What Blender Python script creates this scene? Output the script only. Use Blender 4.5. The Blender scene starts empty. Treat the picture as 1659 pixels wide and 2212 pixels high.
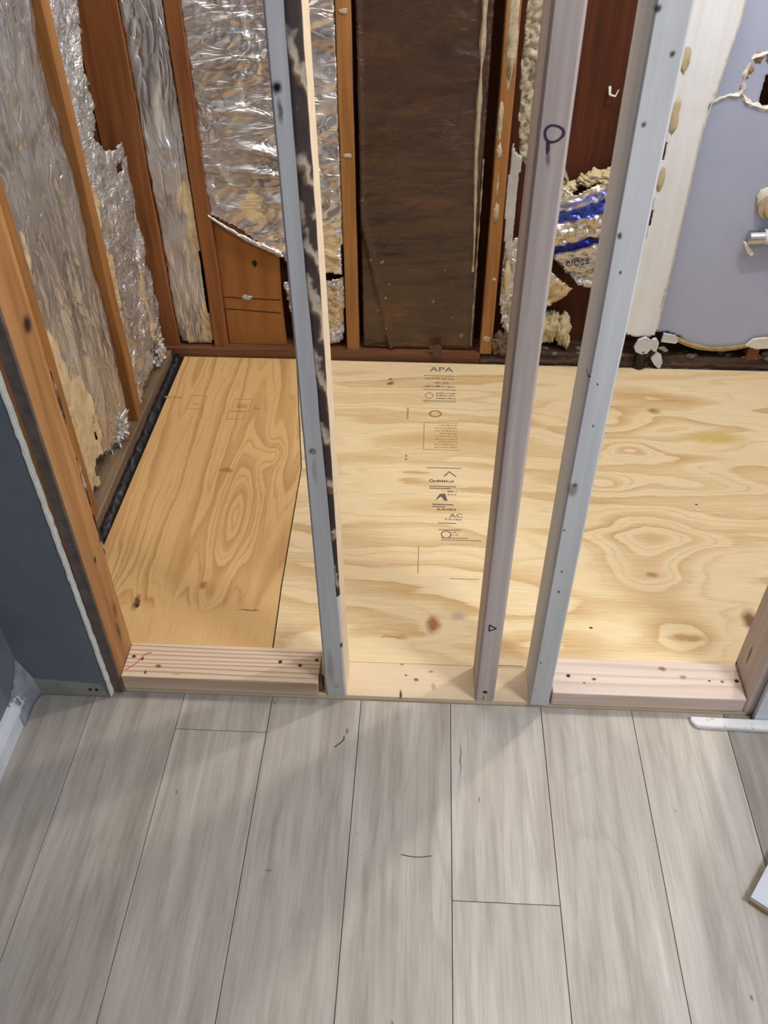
import bpy, bmesh, math, random
from mathutils import Vector, Matrix, noise

S = bpy.context.scene
COL = S.collection

# ------------------------------------------------------------------ camera
F_PX, PITCH, YAW, ROLL = 1910.2, 0.725391, -0.0538722, -0.0058721
CAM = Vector((-0.0725793, -1.0638923, 1.4516846))
cd = bpy.data.cameras.new('camera')
cam = bpy.data.objects.new('camera', cd)
COL.objects.link(cam)
fwd = Vector((math.sin(YAW) * math.cos(PITCH), math.cos(YAW) * math.cos(PITCH), -math.sin(PITCH)))
rt0 = Vector((math.cos(YAW), -math.sin(YAW), 0))
up0 = rt0.cross(fwd)
rt = rt0 * math.cos(ROLL) + up0 * math.sin(ROLL)
up = up0 * math.cos(ROLL) - rt0 * math.sin(ROLL)
mw = Matrix((rt, up, -fwd)).transposed().to_4x4()
mw.translation = CAM
cam.matrix_world = mw
cd.sensor_fit = 'VERTICAL'
cd.sensor_height = 36.0
cd.lens = 36.0 * F_PX / 2212.0
cd.clip_start = 0.02
cd.dof.use_dof = True
cd.dof.focus_distance = 1.75
cd.dof.aperture_fstop = 9.0
S.camera = cam

# ------------------------------------------------------------------ world, lights, exposure
w = bpy.data.worlds.new('world')
S.world = w
w.use_nodes = True
w.node_tree.nodes['Background'].inputs[0].default_value = (0.75, 0.85, 1.0, 1)
w.node_tree.nodes['Background'].inputs[1].default_value = 0.05
S.view_settings.view_transform = 'Standard'
S.view_settings.look = 'None'
S.view_settings.gamma = 1.0
S.view_settings.use_curve_mapping = False
S.view_settings.exposure = 0.0


def light(name, kind, loc, energy, color, size=None, target=None, radius=None, spread=None):
    l = bpy.data.lights.new(name, kind)
    l.energy = energy
    l.color = color
    if size:
        l.shape = 'RECTANGLE'
        l.size, l.size_y = size
    if radius is not None:
        l.shadow_soft_size = radius
    if spread:
        l.spread = spread
    o = bpy.data.objects.new(name, l)
    COL.objects.link(o)
    o.location = loc
    if target:
        o.rotation_euler = (Vector(target) - Vector(loc)).to_track_quat('-Z', 'Y').to_euler()
    return o


# bare bulb in the alcove, then added fill lamps for the alcove and the room
light('alcove_bulb', 'POINT', (0.735, 0.585, 2.12), 40, (1.0, 0.92, 0.80), radius=0.035)
light('alcove_fill', 'AREA', (-0.30, 0.68, 2.40), 11, (1.0, 0.93, 0.84), size=(0.8, 0.5), target=(-0.30, 0.68, 0))  # soft fill added to brighten the studs' left sides
light('room_fill', 'AREA', (1.05, -0.80, 1.62), 17, (0.96, 0.98, 1.0), size=(0.35, 0.35), target=(0.10, -0.2, 0.2))  # fill added at the right, hung below the ceiling
# weak cool fill added behind the camera, no window is built there
light('rear_cool_fill', 'AREA', (0.9, -2.3, 1.5), 4, (0.86, 0.93, 1.0), size=(0.8, 0.9), target=(0.3, -0.2, 0.3))


# ------------------------------------------------------------------ node helper
class N:
    def __init__(s, name):
        s.m = bpy.data.materials.new(name)
        s.m.use_nodes = True
        s.t = s.m.node_tree
        s.b = s.t.nodes['Principled BSDF']
        s.pos = s.t.nodes.new('ShaderNodeNewGeometry').outputs['Position']

    def L(s, a, b):
        s.t.links.new(a, b)

    def put(s, sock, v):
        if hasattr(v, 'is_output'):
            s.L(v, sock)
        else:
            sock.default_value = v

    def math(s, op, a, b=0.0, c=None, clamp=False):
        n = s.t.nodes.new('ShaderNodeMath')
        n.operation = op
        n.use_clamp = clamp
        s.put(n.inputs[0], a)
        s.put(n.inputs[1], b)
        if c is not None:
            s.put(n.inputs[2], c)
        return n.outputs[0]

    def vec(s, op, a, b):
        n = s.t.nodes.new('ShaderNodeVectorMath')
        n.operation = op
        s.put(n.inputs[0], a)
        s.put(n.inputs[1], b)
        return n.outputs['Value' if op in ('LENGTH', 'DISTANCE', 'DOT_PRODUCT') else 'Vector']

    def noise(s, v, scale=1.0, detail=3.0, rough=0.55, dist=0.0):
        n = s.t.nodes.new('ShaderNodeTexNoise')
        s.put(n.inputs['Vector'], v)
        n.inputs['Scale'].default_value = scale
        n.inputs['Detail'].default_value = detail
        n.inputs['Roughness'].default_value = rough
        n.inputs['Distortion'].default_value = dist
        return n.outputs['Fac']

    def ramp(s, f, stops, interp='LINEAR'):
        n = s.t.nodes.new('ShaderNodeValToRGB')
        n.color_ramp.interpolation = interp
        e = n.color_ramp.elements
        while len(e) < len(stops):
            e.new(0.5)
        for i, (p, c) in enumerate(stops):
            e[i].position = p
            e[i].color = (c, c, c, 1) if isinstance(c, (int, float)) else (*c[:3], 1)
        s.L(f, n.inputs[0])
        return n.outputs[0]

    def mix(s, f, a, b, mode='MIX'):
        n = s.t.nodes.new('ShaderNodeMix')
        n.data_type = 'RGBA'
        n.blend_type = mode
        s.put(n.inputs['Factor'], f)
        for i, v in ((6, a), (7, b)):
            if hasattr(v, 'is_output'):
                s.L(v, n.inputs[i])
            else:
                n.inputs[i].default_value = (*v[:3], 1)
        return n.outputs[2]

    def blob(s, c, r, lo=0.75, hi=1.1, warp=None):
        """1 inside an ellipsoid of radii r about c, 0 outside"""
        d = s.vec('SUBTRACT', warp if warp is not None else s.pos, c)
        d = s.vec('MULTIPLY', d, tuple(1.0 / k for k in r))
        l = s.vec('LENGTH', d, (0, 0, 0))
        n = s.t.nodes.new('ShaderNodeMapRange')
        s.L(l, n.inputs[0])
        n.inputs[1].default_value = lo
        n.inputs[2].default_value = hi
        n.inputs[3].default_value = 1
        n.inputs[4].default_value = 0
        return n.outputs[0]

    def warped(s, amp, scale):
        n = s.t.nodes.new('ShaderNodeTexNoise')
        s.L(s.pos, n.inputs['Vector'])
        n.inputs['Scale'].default_value = scale
        n.inputs['Detail'].default_value = 3
        d = s.vec('SUBTRACT', n.outputs['Color'], (0.5, 0.5, 0.5))
        return s.vec('ADD', s.pos, s.vec('MULTIPLY', d, (amp, amp, amp)))

    def bump(s, h, strength=0.3, dist=0.002):
        n = s.t.nodes.new('ShaderNodeBump')
        n.inputs['Strength'].default_value = strength
        n.inputs['Distance'].default_value = dist
        s.L(h, n.inputs['Height'])
        s.L(n.outputs[0], s.b.inputs['Normal'])

    def out(s, color, rough=0.6, metal=0.0, spec=0.4):
        s.put(s.b.inputs['Base Color'], color if hasattr(color, 'is_output') else (*color[:3], 1))
        s.put(s.b.inputs['Roughness'], rough)
        s.put(s.b.inputs['Metallic'], metal)
        s.b.inputs['Specular IOR Level'].default_value = spec
        return s.m


def srgb(r, g, b):
    f = lambda c: (c / 255 / 12.92) if c <= 10 else ((c / 255 + 0.055) / 1.055) ** 2.4
    return (f(r), f(g), f(b))


def plain(name, c, rough=0.6, var=0.25, scale=25, metal=0.0, bump=0.0, spec=0.4):
    n = N(name)
    f = n.noise(n.pos, scale, 4, 0.6)
    c2 = tuple(k * (1 - var) for k in c)
    c1 = tuple(min(1, k * (1 + var * 0.5)) for k in c)
    if bump:
        n.bump(f, bump, 0.003)
    return n.out(n.ramp(f, [(0.3, c2), (0.7, c1)]), rough, metal, spec)


AX = {'X': (0.06, 1, 1), 'Y': (1, 0.06, 1), 'Z': (1, 1, 0.06)}


def wood(name, c1, c2, axis, scale=60, rough=0.6, spots=(), lines=None, contrast=1.0, spec=0.3):
    """board: streaks along an axis, optional thin growth lines, spots = knots and nail holes"""
    n = N(name)
    a = AX[axis]
    v = n.vec('MULTIPLY', n.pos, a)
    g = n.noise(v, scale, 5, 0.6, 0.3)
    col = n.ramp(g, [(0.5 - 0.22 / contrast, c2), (0.5 + 0.18 / contrast, c1)])
    fine = n.noise(n.vec('MULTIPLY', n.pos, tuple(k * k if k < 1 else 1 for k in a)), scale * 7, 2, 0.5)
    col = n.mix(n.ramp(fine, [(0.35, 0.28), (0.6, 0.0)]), col, c2)
    if lines:
        ax, freq, wob, lc, amt = lines
        sx = n.t.nodes.new('ShaderNodeSeparateXYZ')
        n.L(n.pos, sx.inputs[0])
        u = n.math('MULTIPLY', sx.outputs[ax], freq)
        u = n.math('ADD', u, n.math('MULTIPLY', n.noise(n.vec('MULTIPLY', n.pos, a), 22, 2), wob))
        fr = n.math('FRACT', u)
        k = n.ramp(fr, [(0.0, 0.0), (0.55, 0.05), (0.86, 1.0), (0.93, 0.9), (1.0, 0.0)])
        col = n.mix(n.math('MULTIPLY', k, amt), col, lc)
    if spots:
        wv = n.warped(0.006, 60)
        for (c, r, k) in spots:
            col = n.mix(n.blob(c, tuple(q * 0.78 for q in r), 0.45, 1.2, wv), col, k)
    n.bump(g, 0.15, 0.002)
    return n.out(col, rough, 0, spec)


def plywood(name, light_c, dark_c, axis, kx, ky, N_lines, eyes=(), spots=(), seed=0.0, streak=0.35, plain_below=None, warp=0.030, broad=1.0, thin=0.62):
    n = N(name)
    wob = n.warped(warp, 9)
    v = n.vec('ADD', n.vec('MULTIPLY', wob, (kx, ky, 1)), (seed, seed * 0.7, 0))
    f = n.noise(v, 1.0, 2.2, 0.40, 0.15)
    for (x, y, rx, ry, amp) in eyes:
        d = n.vec('MULTIPLY', n.vec('SUBTRACT', wob, (x, y, 0.012)), (1 / rx, 1 / ry, 0))
        d2 = n.vec('DOT_PRODUCT', d, d)
        f = n.math('ADD', f, n.math('MULTIPLY', n.math('POWER', 2.718, n.math('MULTIPLY', d2, -1.0)), amp))
    hi = (10, 300, 1) if axis == 'X' else (300, 10, 1)
    jag = n.noise(n.vec('MULTIPLY', n.pos, (hi[0] * 2.0, hi[1] * 0.5, 1)), 1.0, 4, 0.65)
    f = n.math('ADD', f, n.math('MULTIPLY', n.math('SUBTRACT', jag, 0.5), 0.034))
    lowv = n.noise(n.vec('MULTIPLY', n.pos, (kx * 0.9, ky * 0.9, 1)), 0.9, 2)
    # broad bands of late wood, sharp on one side
    k = n.ramp(n.math('FRACT', n.math('MULTIPLY', f, N_lines)), [(0.0, 0.0), (0.48, 0.04), (0.62, 0.45), (0.86, 0.9), (0.93, 1.0), (0.97, 0.0)])
    k = n.math('MULTIPLY', k, n.ramp(lowv, [(0.32, 0.30 * broad), (0.56, broad)]))
    # thin rings between them
    k2 = n.ramp(n.math('FRACT', n.math('MULTIPLY', f, N_lines * 3.0)), [(0.0, 0.0), (0.60, 0.0), (0.86, 0.75), (0.92, 0.75), (1.0, 0.0)])
    k2 = n.math('MULTIPLY', k2, n.ramp(lowv, [(0.40, thin), (0.62, thin * 0.15)]))
    k = n.math('MAXIMUM', k, k2)
    if plain_below:
        sy = n.t.nodes.new('ShaderNodeSeparateXYZ')
        n.L(wob, sy.inputs[0])
        k = n.math('MULTIPLY', k, n.ramp(sy.outputs['Y'], [(plain_below, 0.12), (plain_below + 0.03, 1.0)]))
    col = n.mix(k, light_c, dark_c)
    big = n.noise(n.vec('MULTIPLY', n.pos, (1.4, 2.2, 1)), 2.2, 3)
    col = n.mix(n.ramp(big, [(0.38, 0.30), (0.62, 0.0)]), col, tuple(a * 0.5 + b * 0.5 for a, b in zip(light_c, dark_c)))
    st = n.noise(n.vec('MULTIPLY', n.pos, hi), 1.0, 3, 0.6)
    col = n.mix(n.ramp(st, [(0.52, 0.0), (0.72, streak)]), col, tuple(min(1, c * 1.25) for c in light_c))
    col = n.mix(n.ramp(st, [(0.26, 0.35), (0.42, 0.0)]), col, dark_c)
    if spots:
        wv = n.warped(0.02, 45)
        for (x, y, rx, ry, c) in spots:
            col = n.mix(n.blob((x, y, 0.012), (rx, ry, 0.02), 0.45, 1.2, wv), col, c)
    n.bump(st, 0.08, 0.001)
    return n.out(col, 0.55, 0, 0.35)


# ------------------------------------------------------------------ mesh helpers
def box(bm, x0, x1, y0, y1, z0, z1, bev=0.0):
    vs = [bm.verts.new(p) for p in ((x0, y0, z0), (x1, y0, z0), (x1, y1, z0), (x0, y1, z0),
                                    (x0, y0, z1), (x1, y0, z1), (x1, y1, z1), (x0, y1, z1))]
    fs = [bm.faces.new([vs[i] for i in q]) for q in ((3, 2, 1, 0), (4, 5, 6, 7), (0, 1, 5, 4), (1, 2, 6, 5), (2, 3, 7, 6), (3, 0, 4, 7))]
    if bev:
        es = list({e for f in fs for e in f.edges})
        bmesh.ops.bevel(bm, geom=es, offset=bev, segments=2, affect='EDGES', profile=0.6)
    return vs


def prism(bm, pts, axis, a, b):
    """extrude a 2-D outline between a and b on an axis ('X': pts are (y,z); 'Y': (x,z); 'Z': (x,y))"""
    def P(p, d):
        return {'X': (d, p[0], p[1]), 'Y': (p[0], d, p[1]), 'Z': (p[0], p[1], d)}[axis]
    lo = [bm.verts.new(P(p, a)) for p in pts]
    hi = [bm.verts.new(P(p, b)) for p in pts]
    bm.faces.new(lo)
    bm.faces.new(hi[::-1])
    for i in range(len(pts)):
        j = (i + 1) % len(pts)
        bm.faces.new((lo[i], lo[j], hi[j], hi[i]))
    bmesh.ops.recalc_face_normals(bm, faces=bm.faces[:])


def tube(bm, p0, p1, r0, r1=None, seg=14, cap=True):
    p0, p1 = Vector(p0), Vector(p1)
    r1 = r0 if r1 is None else r1
    d = (p1 - p0)
    q = d.to_track_quat('Z', 'Y')
    A, B = [], []
    for i in range(seg):
        t = 2 * math.pi * i / seg
        c = q @ Vector((math.cos(t), math.sin(t), 0))
        A.append(bm.verts.new(p0 + c * r0))
        B.append(bm.verts.new(p1 + c * r1))
    for i in range(seg):
        j = (i + 1) % seg
        bm.faces.new((A[i], A[j], B[j], B[i]))
    if cap:
        bm.faces.new(A[::-1])
        bm.faces.new(B)


def lump(bm, c, r, amp=0.35, f=3.0, sub=3, seed=0.0):
    res = bmesh.ops.create_icosphere(bm, subdivisions=sub, radius=1.0)
    for v in res['verts']:
        n = v.co.normalized()
        k = 1 + amp * noise.fractal(n * f + Vector((seed, seed * 1.7, -seed)), 0.6, 2.1, 4)
        v.co = Vector((c[0] + n.x * k * r[0], c[1] + n.y * k * r[1], c[2] + n.z * k * r[2]))


def inside(p, poly):
    x, y = p
    c = False
    j = len(poly) - 1
    for i in range(len(poly)):
        xi, yi = poly[i]
        xj, yj = poly[j]
        if (yi > y) != (yj > y) and x < (xj - xi) * (y - yi) / (yj - yi) + xi:
            c = not c
        j = i
    return c


def obj(name, bm, mat, parent=None, smooth=False, solid=None, origin=True):
    me = bpy.data.meshes.new(name)
    bmesh.ops.recalc_face_normals(bm, faces=bm.faces[:]) if not solid else None
    off = Vector((0, 0, 0))
    if origin and bm.verts:
        xs = [v.co.x for v in bm.verts]
        ys = [v.co.y for v in bm.verts]
        zs = [v.co.z for v in bm.verts]
        off = Vector(((min(xs) + max(xs)) / 2, (min(ys) + max(ys)) / 2, min(zs)))
        for v in bm.verts:
            v.co -= off
    bm.to_mesh(me)
    bm.free()
    if smooth:
        for p in me.polygons:
            p.use_smooth = True
    me.materials.append(mat)
    o = bpy.data.objects.new(name, me)
    COL.objects.link(o)
    o.location = off
    if parent:
        o.parent = parent
        o.location = off - world_loc(parent)
    if solid:
        md = o.modifiers.new('thickness', 'SOLIDIFY')
        md.thickness = solid
        md.offset = 0
    return o


def world_loc(o):
    l = o.location.copy()
    while o.parent:
        o = o.parent
        l += o.location
    return l


def tag(o, label, cat, group=None, kind=None):
    o['label'] = label
    o['category'] = cat
    if group:
        o['group'] = group
    if kind:
        o['kind'] = kind
    return o


def struct(name, bm, mat, parent=None, **k):
    o = obj(name, bm, mat, parent, **k)
    o['kind'] = 'structure'
    return o


def thing(name, loc, label, cat, group=None):
    o = bpy.data.objects.new(name, None)
    o.empty_display_size = 0.05
    COL.objects.link(o)
    o.location = loc
    return tag(o, label, cat, group)


def B():
    return bmesh.new()


def board(x0, x1, y0, y1, z0, z1, bev=0.002):
    bm = B()
    box(bm, x0, x1, y0, y1, z0, z1, bev)
    return bm


# ------------------------------------------------------------------ materials
M = {}
M['paint_dark'] = plain('slate_blue_paint', srgb(113, 119, 127), 0.6, 0.12, 9, spec=0.3)
M['paint_pale'] = plain('pale_wall_paint', srgb(174, 183, 209), 0.5, 0.05, 6, spec=0.4)
M['ceiling'] = plain('ceiling_white', (0.72, 0.71, 0.68), 0.9, 0.04, 4)
M['sheath'] = wood('brown_sheathing', srgb(96, 48, 24), srgb(58, 28, 15), 'Z', 40, 0.75)
M['dark_void'] = plain('dark_cavity_felt', (0.012, 0.010, 0.009), 0.95, 0.4, 30)
M['white_trim'] = plain('white_trim_paint', srgb(214, 218, 226), 0.4, 0.10, 18, spec=0.4)
M['bare_gyp'] = plain('bare_drywall_paper', srgb(150, 150, 140), 0.8, 0.22, 16)
M['gypsum'] = plain('gypsum_core', srgb(226, 224, 214), 0.9, 0.15, 60, bump=0.4)
M['plaster'] = plain('plaster_residue', srgb(190, 176, 150), 0.85, 0.35, 60, bump=0.6)
M['tar'] = plain('black_tar', (0.016, 0.017, 0.026), 0.42, 0.6, 90, bump=0.8, spec=0.6)
M['dirty'] = wood('dirty_old_plate', srgb(92, 70, 54), srgb(34, 26, 22), 'X', 50, 0.8, contrast=1.3)
M['foam'] = plain('yellow_foam', srgb(208, 194, 156), 0.9, 0.25, 40, bump=0.6)
M['screw'] = plain('dark_screw', (0.06, 0.045, 0.035), 0.45, 0.3, 80, metal=0.6)
M['steel'] = plain('bright_screw', (0.6, 0.6, 0.62), 0.3, 0.2, 80, metal=1.0)
M['ink'] = plain('stamp_ink', srgb(112, 96, 88), 0.8, 0.25, 300)
M['ink_pale'] = plain('faded_stamp_ink', srgb(166, 134, 92), 0.8, 0.2, 300)
M['purple_ink'] = plain('purple_marker', srgb(58, 40, 62), 0.7, 0.2, 200)
M['red_ink'] = plain('red_pencil', srgb(196, 96, 100), 0.8, 0.2, 200)
M['black'] = plain('black_plastic', (0.012, 0.012, 0.013), 0.45, 0.3, 30)
M['copper'] = plain('rusty_copper', srgb(120, 74, 52), 0.5, 0.3, 60, metal=0.5)
M['chrome'] = plain('worn_chrome', (0.62, 0.62, 0.62), 0.28, 0.25, 60, metal=1.0)

OLD1, OLD2 = srgb(174, 124, 72), srgb(136, 90, 46)
M['old_z'] = wood('aged_brown_stud_wood', OLD1, OLD2, 'Z', 55, 0.55, contrast=1.0)
M['old_red'] = wood('reddish_brown_stud_wood', srgb(150, 96, 54), srgb(110, 66, 34), 'Z', 55, 0.55)
M['old_x'] = wood('aged_brown_plate_wood', srgb(126, 84, 56), srgb(84, 52, 34), 'X', 55, 0.65)
M['old_y'] = wood('dusty_plate_wood', srgb(150, 128, 104), srgb(104, 82, 62), 'Y', 55, 0.8)
HOLE = srgb(38, 26, 18)
KNOT = srgb(120, 84, 50)
end_spots = [((-0.654, 0.045, 0.33), (0.01, 0.008, 0.010), HOLE),
             ((-0.654, 0.050, 0.13), (0.01, 0.010, 0.035), srgb(92, 66, 48)),
             ((-0.654, 0.060, 0.18), (0.01, 0.014, 0.03), srgb(118, 82, 56)),
             ((-0.654, 0.06, 0.80), (0.01, 0.02, 0.02), HOLE)]
M['end_left'] = wood('orange_brown_end_stud_wood', srgb(182, 134, 86), srgb(140, 94, 54), 'Z', 45, 0.55, end_spots)

PINE1, PINE2 = srgb(226, 214, 200), srgb(196, 178, 158)


def hole(x, z, y=0.0, r=0.0042):
    r *= 0.62
    return ((x, y, z), (r, 0.03, r * 1.25), srgb(74, 68, 66))


sl = [((-0.250, 0.0, 1.146), (0.009, 0.02, 0.010), srgb(24, 22, 22)), ((-0.248, 0, 1.12), (0.005, 0.02, 0.02), srgb(120, 112, 105)),
      ((-0.239, 0.0, 0.624), (0.0075, 0.02, 0.008), srgb(86, 78, 74)), ((-0.2385, 0.0, 0.6235), (0.004, 0.02, 0.0045), srgb(150, 146, 142)),
      ((-0.238, 0.0, 0.585), (0.006, 0.02, 0.035), srgb(172, 166, 164)),
      ((-0.211, 0.0, 0.166), (0.005, 0.02, 0.010), srgb(52, 44, 40)), ((-0.235, 0, 0.10), (0.010, 0.02, 0.07), srgb(176, 166, 156))]
M['stud_left'] = wood('grey_white_stud_wood', srgb(206, 206, 206), srgb(184, 182, 182), 'Z', 50, 0.6, sl)
sm = [((0.064, 0.0, 0.040), (0.0045, 0.02, 0.005), HOLE), ((0.064, 0, 0.022), (0.002, 0.02, 0.012), srgb(120, 100, 90)), ((0.0668, 0, 1.07), (0.004, 0.02, 0.014), srgb(120, 96, 100))]
M['stud_mid'] = wood('grooved_pinkish_stud_wood', srgb(204, 190, 182), srgb(168, 153, 146), 'Z', 26, 0.6, sm, contrast=1.5)
sr = [hole(0.157, 1.234, -.03, .008), hole(0.181, 1.190, -.03, .007), hole(0.166, 1.118, -.03, .007), hole(0.162, 0.984, -.02, .008), hole(0.151, 0.968, -.02, .006),
      hole(0.172, 0.935, -.02, .005), hole(0.157, 0.774), hole(0.171, 0.762), hole(0.177, 0.689), hole(0.162, 0.48, 0, .004), hole(0.170, 0.385, 0, .0045), hole(0.149, 0.362, 0, .004),
      hole(0.171, 0.335, 0, .0055), hole(0.162, 0.142, 0, .0045), hole(0.160, 0.06, 0, .003),
      ((0.164, 0, 0.566), (0.011, 0.03, 0.020), srgb(150, 144, 140)), ((0.166, 0, 0.575), (0.005, 0.03, 0.006), srgb(104, 96, 90))]
M['stud_right'] = wood('bluish_white_stud_wood', srgb(212, 212, 210), srgb(194, 194, 193), 'Z', 40, 0.6, sr)
er = [((0.568, 0.060, 0.115), (0.02, 0.004, 0.035), srgb(60, 50, 48)), ((0.568, 0.09, 0.05), (0.02, 0.006, 0.008), HOLE)]
M['end_right'] = wood('grey_pink_end_stud_wood', srgb(204, 186, 176), srgb(176, 158, 148), 'Z', 40, 0.6, er)

pl_spots = [((-0.640, 0.052, 0.05), (0.006, 0.006, 0.01), HOLE), ((-0.622, 0.047, 0.05), (0.005, 0.005, 0.01), HOLE), ((-0.607, 0.014, 0.05), (0.003, 0.007, 0.01), HOLE),
            ((-0.585, 0.030, 0.05), (0.009, 0.006, 0.01), KNOT), ((-0.545, 0.012, 0.05), (0.012, 0.004, 0.01), srgb(190, 166, 110))]
M['plate_left'] = wood('lined_pine_plate', srgb(228, 208, 184), srgb(212, 188, 160), 'X', 30, 0.6, pl_spots, lines=('Y', 88, 1.3, srgb(158, 118, 88), 0.75), contrast=0.7)
pr_spots = [((0.418, 0.070, 0.05), (0.011, 0.008, 0.01), srgb(150, 112, 80)), ((0.455, 0.051, 0.05), (0.010, 0.007, 0.01), srgb(176, 136, 92)), ((0.279, 0.038, 0.05), (0.007, 0.005, 0.01), srgb(80, 58, 42)),
            ((0.505, 0.044, 0.05), (0.004, 0.003, 0.01), HOLE), ((0.530, 0.044, 0.05), (0.006, 0.005, 0.01), srgb(140, 96, 90)), ((0.26, 0.028, 0.05), (0.004, 0.003, 0.01), KNOT)]
M['plate_right'] = wood('pale_pine_plate', srgb(230, 214, 202), srgb(212, 192, 178), 'X', 26, 0.6, pr_spots, lines=('Y', 40, 1.6, srgb(186, 156, 136), 0.45), contrast=0.7)
si_spots = [((-0.07, 0.050, 0.012), (0.008, 0.006, 0.01), srgb(140, 104, 70)), ((-0.04, 0.072, 0.012), (0.008, 0.005, 0.01), srgb(186, 150, 110)), ((-0.10, 0.012, 0.012), (0.004, 0.016, 0.01), srgb(70, 56, 48)),
            ((-0.035, 0.035, 0.012), (0.006, 0.014, 0.01), srgb(200, 164, 128)), ((-0.10, 0.088, 0.012), (0.006, 0.004, 0.01), srgb(150, 120, 90)), ((-0.09, 0.06, 0.012), (0.005, 0.003, 0.01), KNOT)]
M['sill'] = wood('cream_sill_board', srgb(236, 216, 184), srgb(218, 194, 162), 'X', 24, 0.6, si_spots, contrast=0.7)

eyesR = [(0.478, 0.50, 0.10, 0.07, 0.42), (0.452, 0.385, 0.09, 0.065, 0.36), (0.385, 0.69, 0.075, 0.040, 0.34), (0.605, 0.700, 0.14, 0.05, 0.30),
         (0.481, 0.84, 0.06, 0.035, 0.30), (0.50, 0.20, 0.09, 0.05, 0.34), (0.45, 0.97, 0.10, 0.05, 0.25)]
brn = srgb(150, 104, 66)
spotsR = [(0.500, 0.186, 0.024, 0.005, srgb(74, 44, 40)), (0.500, 0.186, 0.045, 0.012, srgb(190, 150, 104)), (-0.037, 0.198, 0.017, 0.026, srgb(160, 110, 72)),
          (-0.171, 1.127, 0.012, 0.010, srgb(120, 90, 56)), (-0.172, 1.150, 0.008, 0.006, srgb(150, 118, 76)), (0.645, 0.240, 0.020, 0.035, srgb(128, 92, 58)), (0.43, 1.02, 0.03, 0.008, srgb(140, 110, 84)),
          (0.575, 1.02, 0.02, 0.015, srgb(178, 136, 84)), (0.375, 0.095, 0.020, 0.014, srgb(170, 124, 82)), (-0.12, 0.16, 0.03, 0.006, srgb(190, 150, 100)),
          (0.02, 0.225, 0.018, 0.012, srgb(196, 172, 150)), (0.72, 0.90, 0.09, 0.03, srgb(206, 182, 110)), (-0.27, 0.30, 0.006, 0.006, HOLE), (-0.30, 0.33, 0.005, 0.005, HOLE), (0.46, 0.37, 0.016, 0.010, srgb(176, 138, 92))]
M['ply_right'] = plywood('light_plywood', srgb(233, 213, 172), srgb(198, 160, 106), 'X', 1.5, 6.6, 4.6, eyesR, spotsR, seed=3.3, streak=0.5)
eyesL = [(-0.515, 0.50, 0.050, 0.22, 0.42), (-0.70, 0.16, 0.07, 0.10, -0.22), (-0.54, 0.26, 0.03, 0.05, 0.14), (-0.47, 0.77, 0.035, 0.05, 0.16)]
spotsL = [(-0.690, 0.232, 0.010, 0.026, srgb(110, 70, 32)), (-0.687, 0.222, 0.005, 0.008, srgb(34, 22, 28)), (-0.552, 0.290, 0.010, 0.014, srgb(168, 116, 62)), (-0.575, 0.70, 0.02, 0.01, srgb(170, 122, 66)), (-0.44, 0.22, 0.03, 0.002, srgb(120, 88, 50))]
M['ply_left'] = plywood('warm_plywood', srgb(218, 180, 124), srgb(172, 124, 70), 'Y', 9.0, 0.62, 6.6, eyesL, spotsL, seed=8.1, streak=0.2, plain_below=0.21, warp=0.018, broad=0.8, thin=1.0)
M['ply_patch'] = plywood('brown_sheathing_ply', srgb(150, 98, 48), srgb(108, 64, 28), 'Y', 9.0, 1, 3.0, seed=2.0, streak=0.05)
n = N('bark')
bk = n.vec('DOT_PRODUCT', n.pos, (17.0, 11.0, 10.0))
bw = n.math('ADD', bk, n.math('MULTIPLY', n.noise(n.pos, 18, 3), 2.2))
bf = n.math('FRACT', bw)
bc = n.ramp(bf, [(0.0, srgb(166, 154, 136)), (0.16, srgb(150, 138, 122)), (0.30, srgb(52, 38, 34)), (0.72, srgb(40, 30, 30)), (0.9, srgb(116, 84, 58)), (1.0, srgb(166, 154, 136))])
n.bump(n.noise(n.pos, 60, 4), 0.5, 0.004)
M['bark'] = n.out(bc, 0.7)
M['cream_side'] = M['sill']


def foil_mat(name, tint, torn=None, rough=0.30, bump_scale=34, an=(1, 1, 1)):
    n = N(name)
    base = n.ramp(n.noise(n.vec('MULTIPLY', n.pos, an), 14, 4, 0.6), [(0.3, tuple(c * 0.72 for c in tint)), (0.62, tint)])
    metal = 0.80
    r = n.ramp(n.noise(n.pos, 9, 3), [(0.35, rough - 0.08), (0.65, rough + 0.16)])
    if torn:
        wv = n.warped(0.10, 14)
        msk = None
        for (c, rr) in torn:
            b = n.blob(c, rr, 0.93, 1.0, wv)
            msk = b if msk is None else n.math('MAXIMUM', msk, b)
        kraft = n.ramp(n.noise(n.pos, 30, 3), [(0.3, srgb(190, 166, 124)), (0.7, srgb(216, 196, 158))])
        base = n.mix(msk, base, kraft)
        metal = n.math('MULTIPLY', n.math('SUBTRACT', 1.0, msk), 0.80)
        r = n.math('MAXIMUM', r, n.math('MULTIPLY', msk, 0.8))
    b1 = n.noise(n.vec('MULTIPLY', n.pos, an), bump_scale, 5, 0.55, 0.6)
    b2 = n.noise(n.vec('MULTIPLY', n.pos, an), bump_scale * 0.8, 2, 0.5, 1.2)
    cr = n.math('ABSOLUTE', n.math('SUBTRACT', b2, 0.5))
    b1 = n.math('SUBTRACT', b1, n.math('MULTIPLY', n.ramp(cr, [(0.0, 1.0), (0.07, 0.0)]), 0.35))
    n.bump(b1, 0.6, 0.008)
    return n.out(base, r, metal, 0.5)


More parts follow.
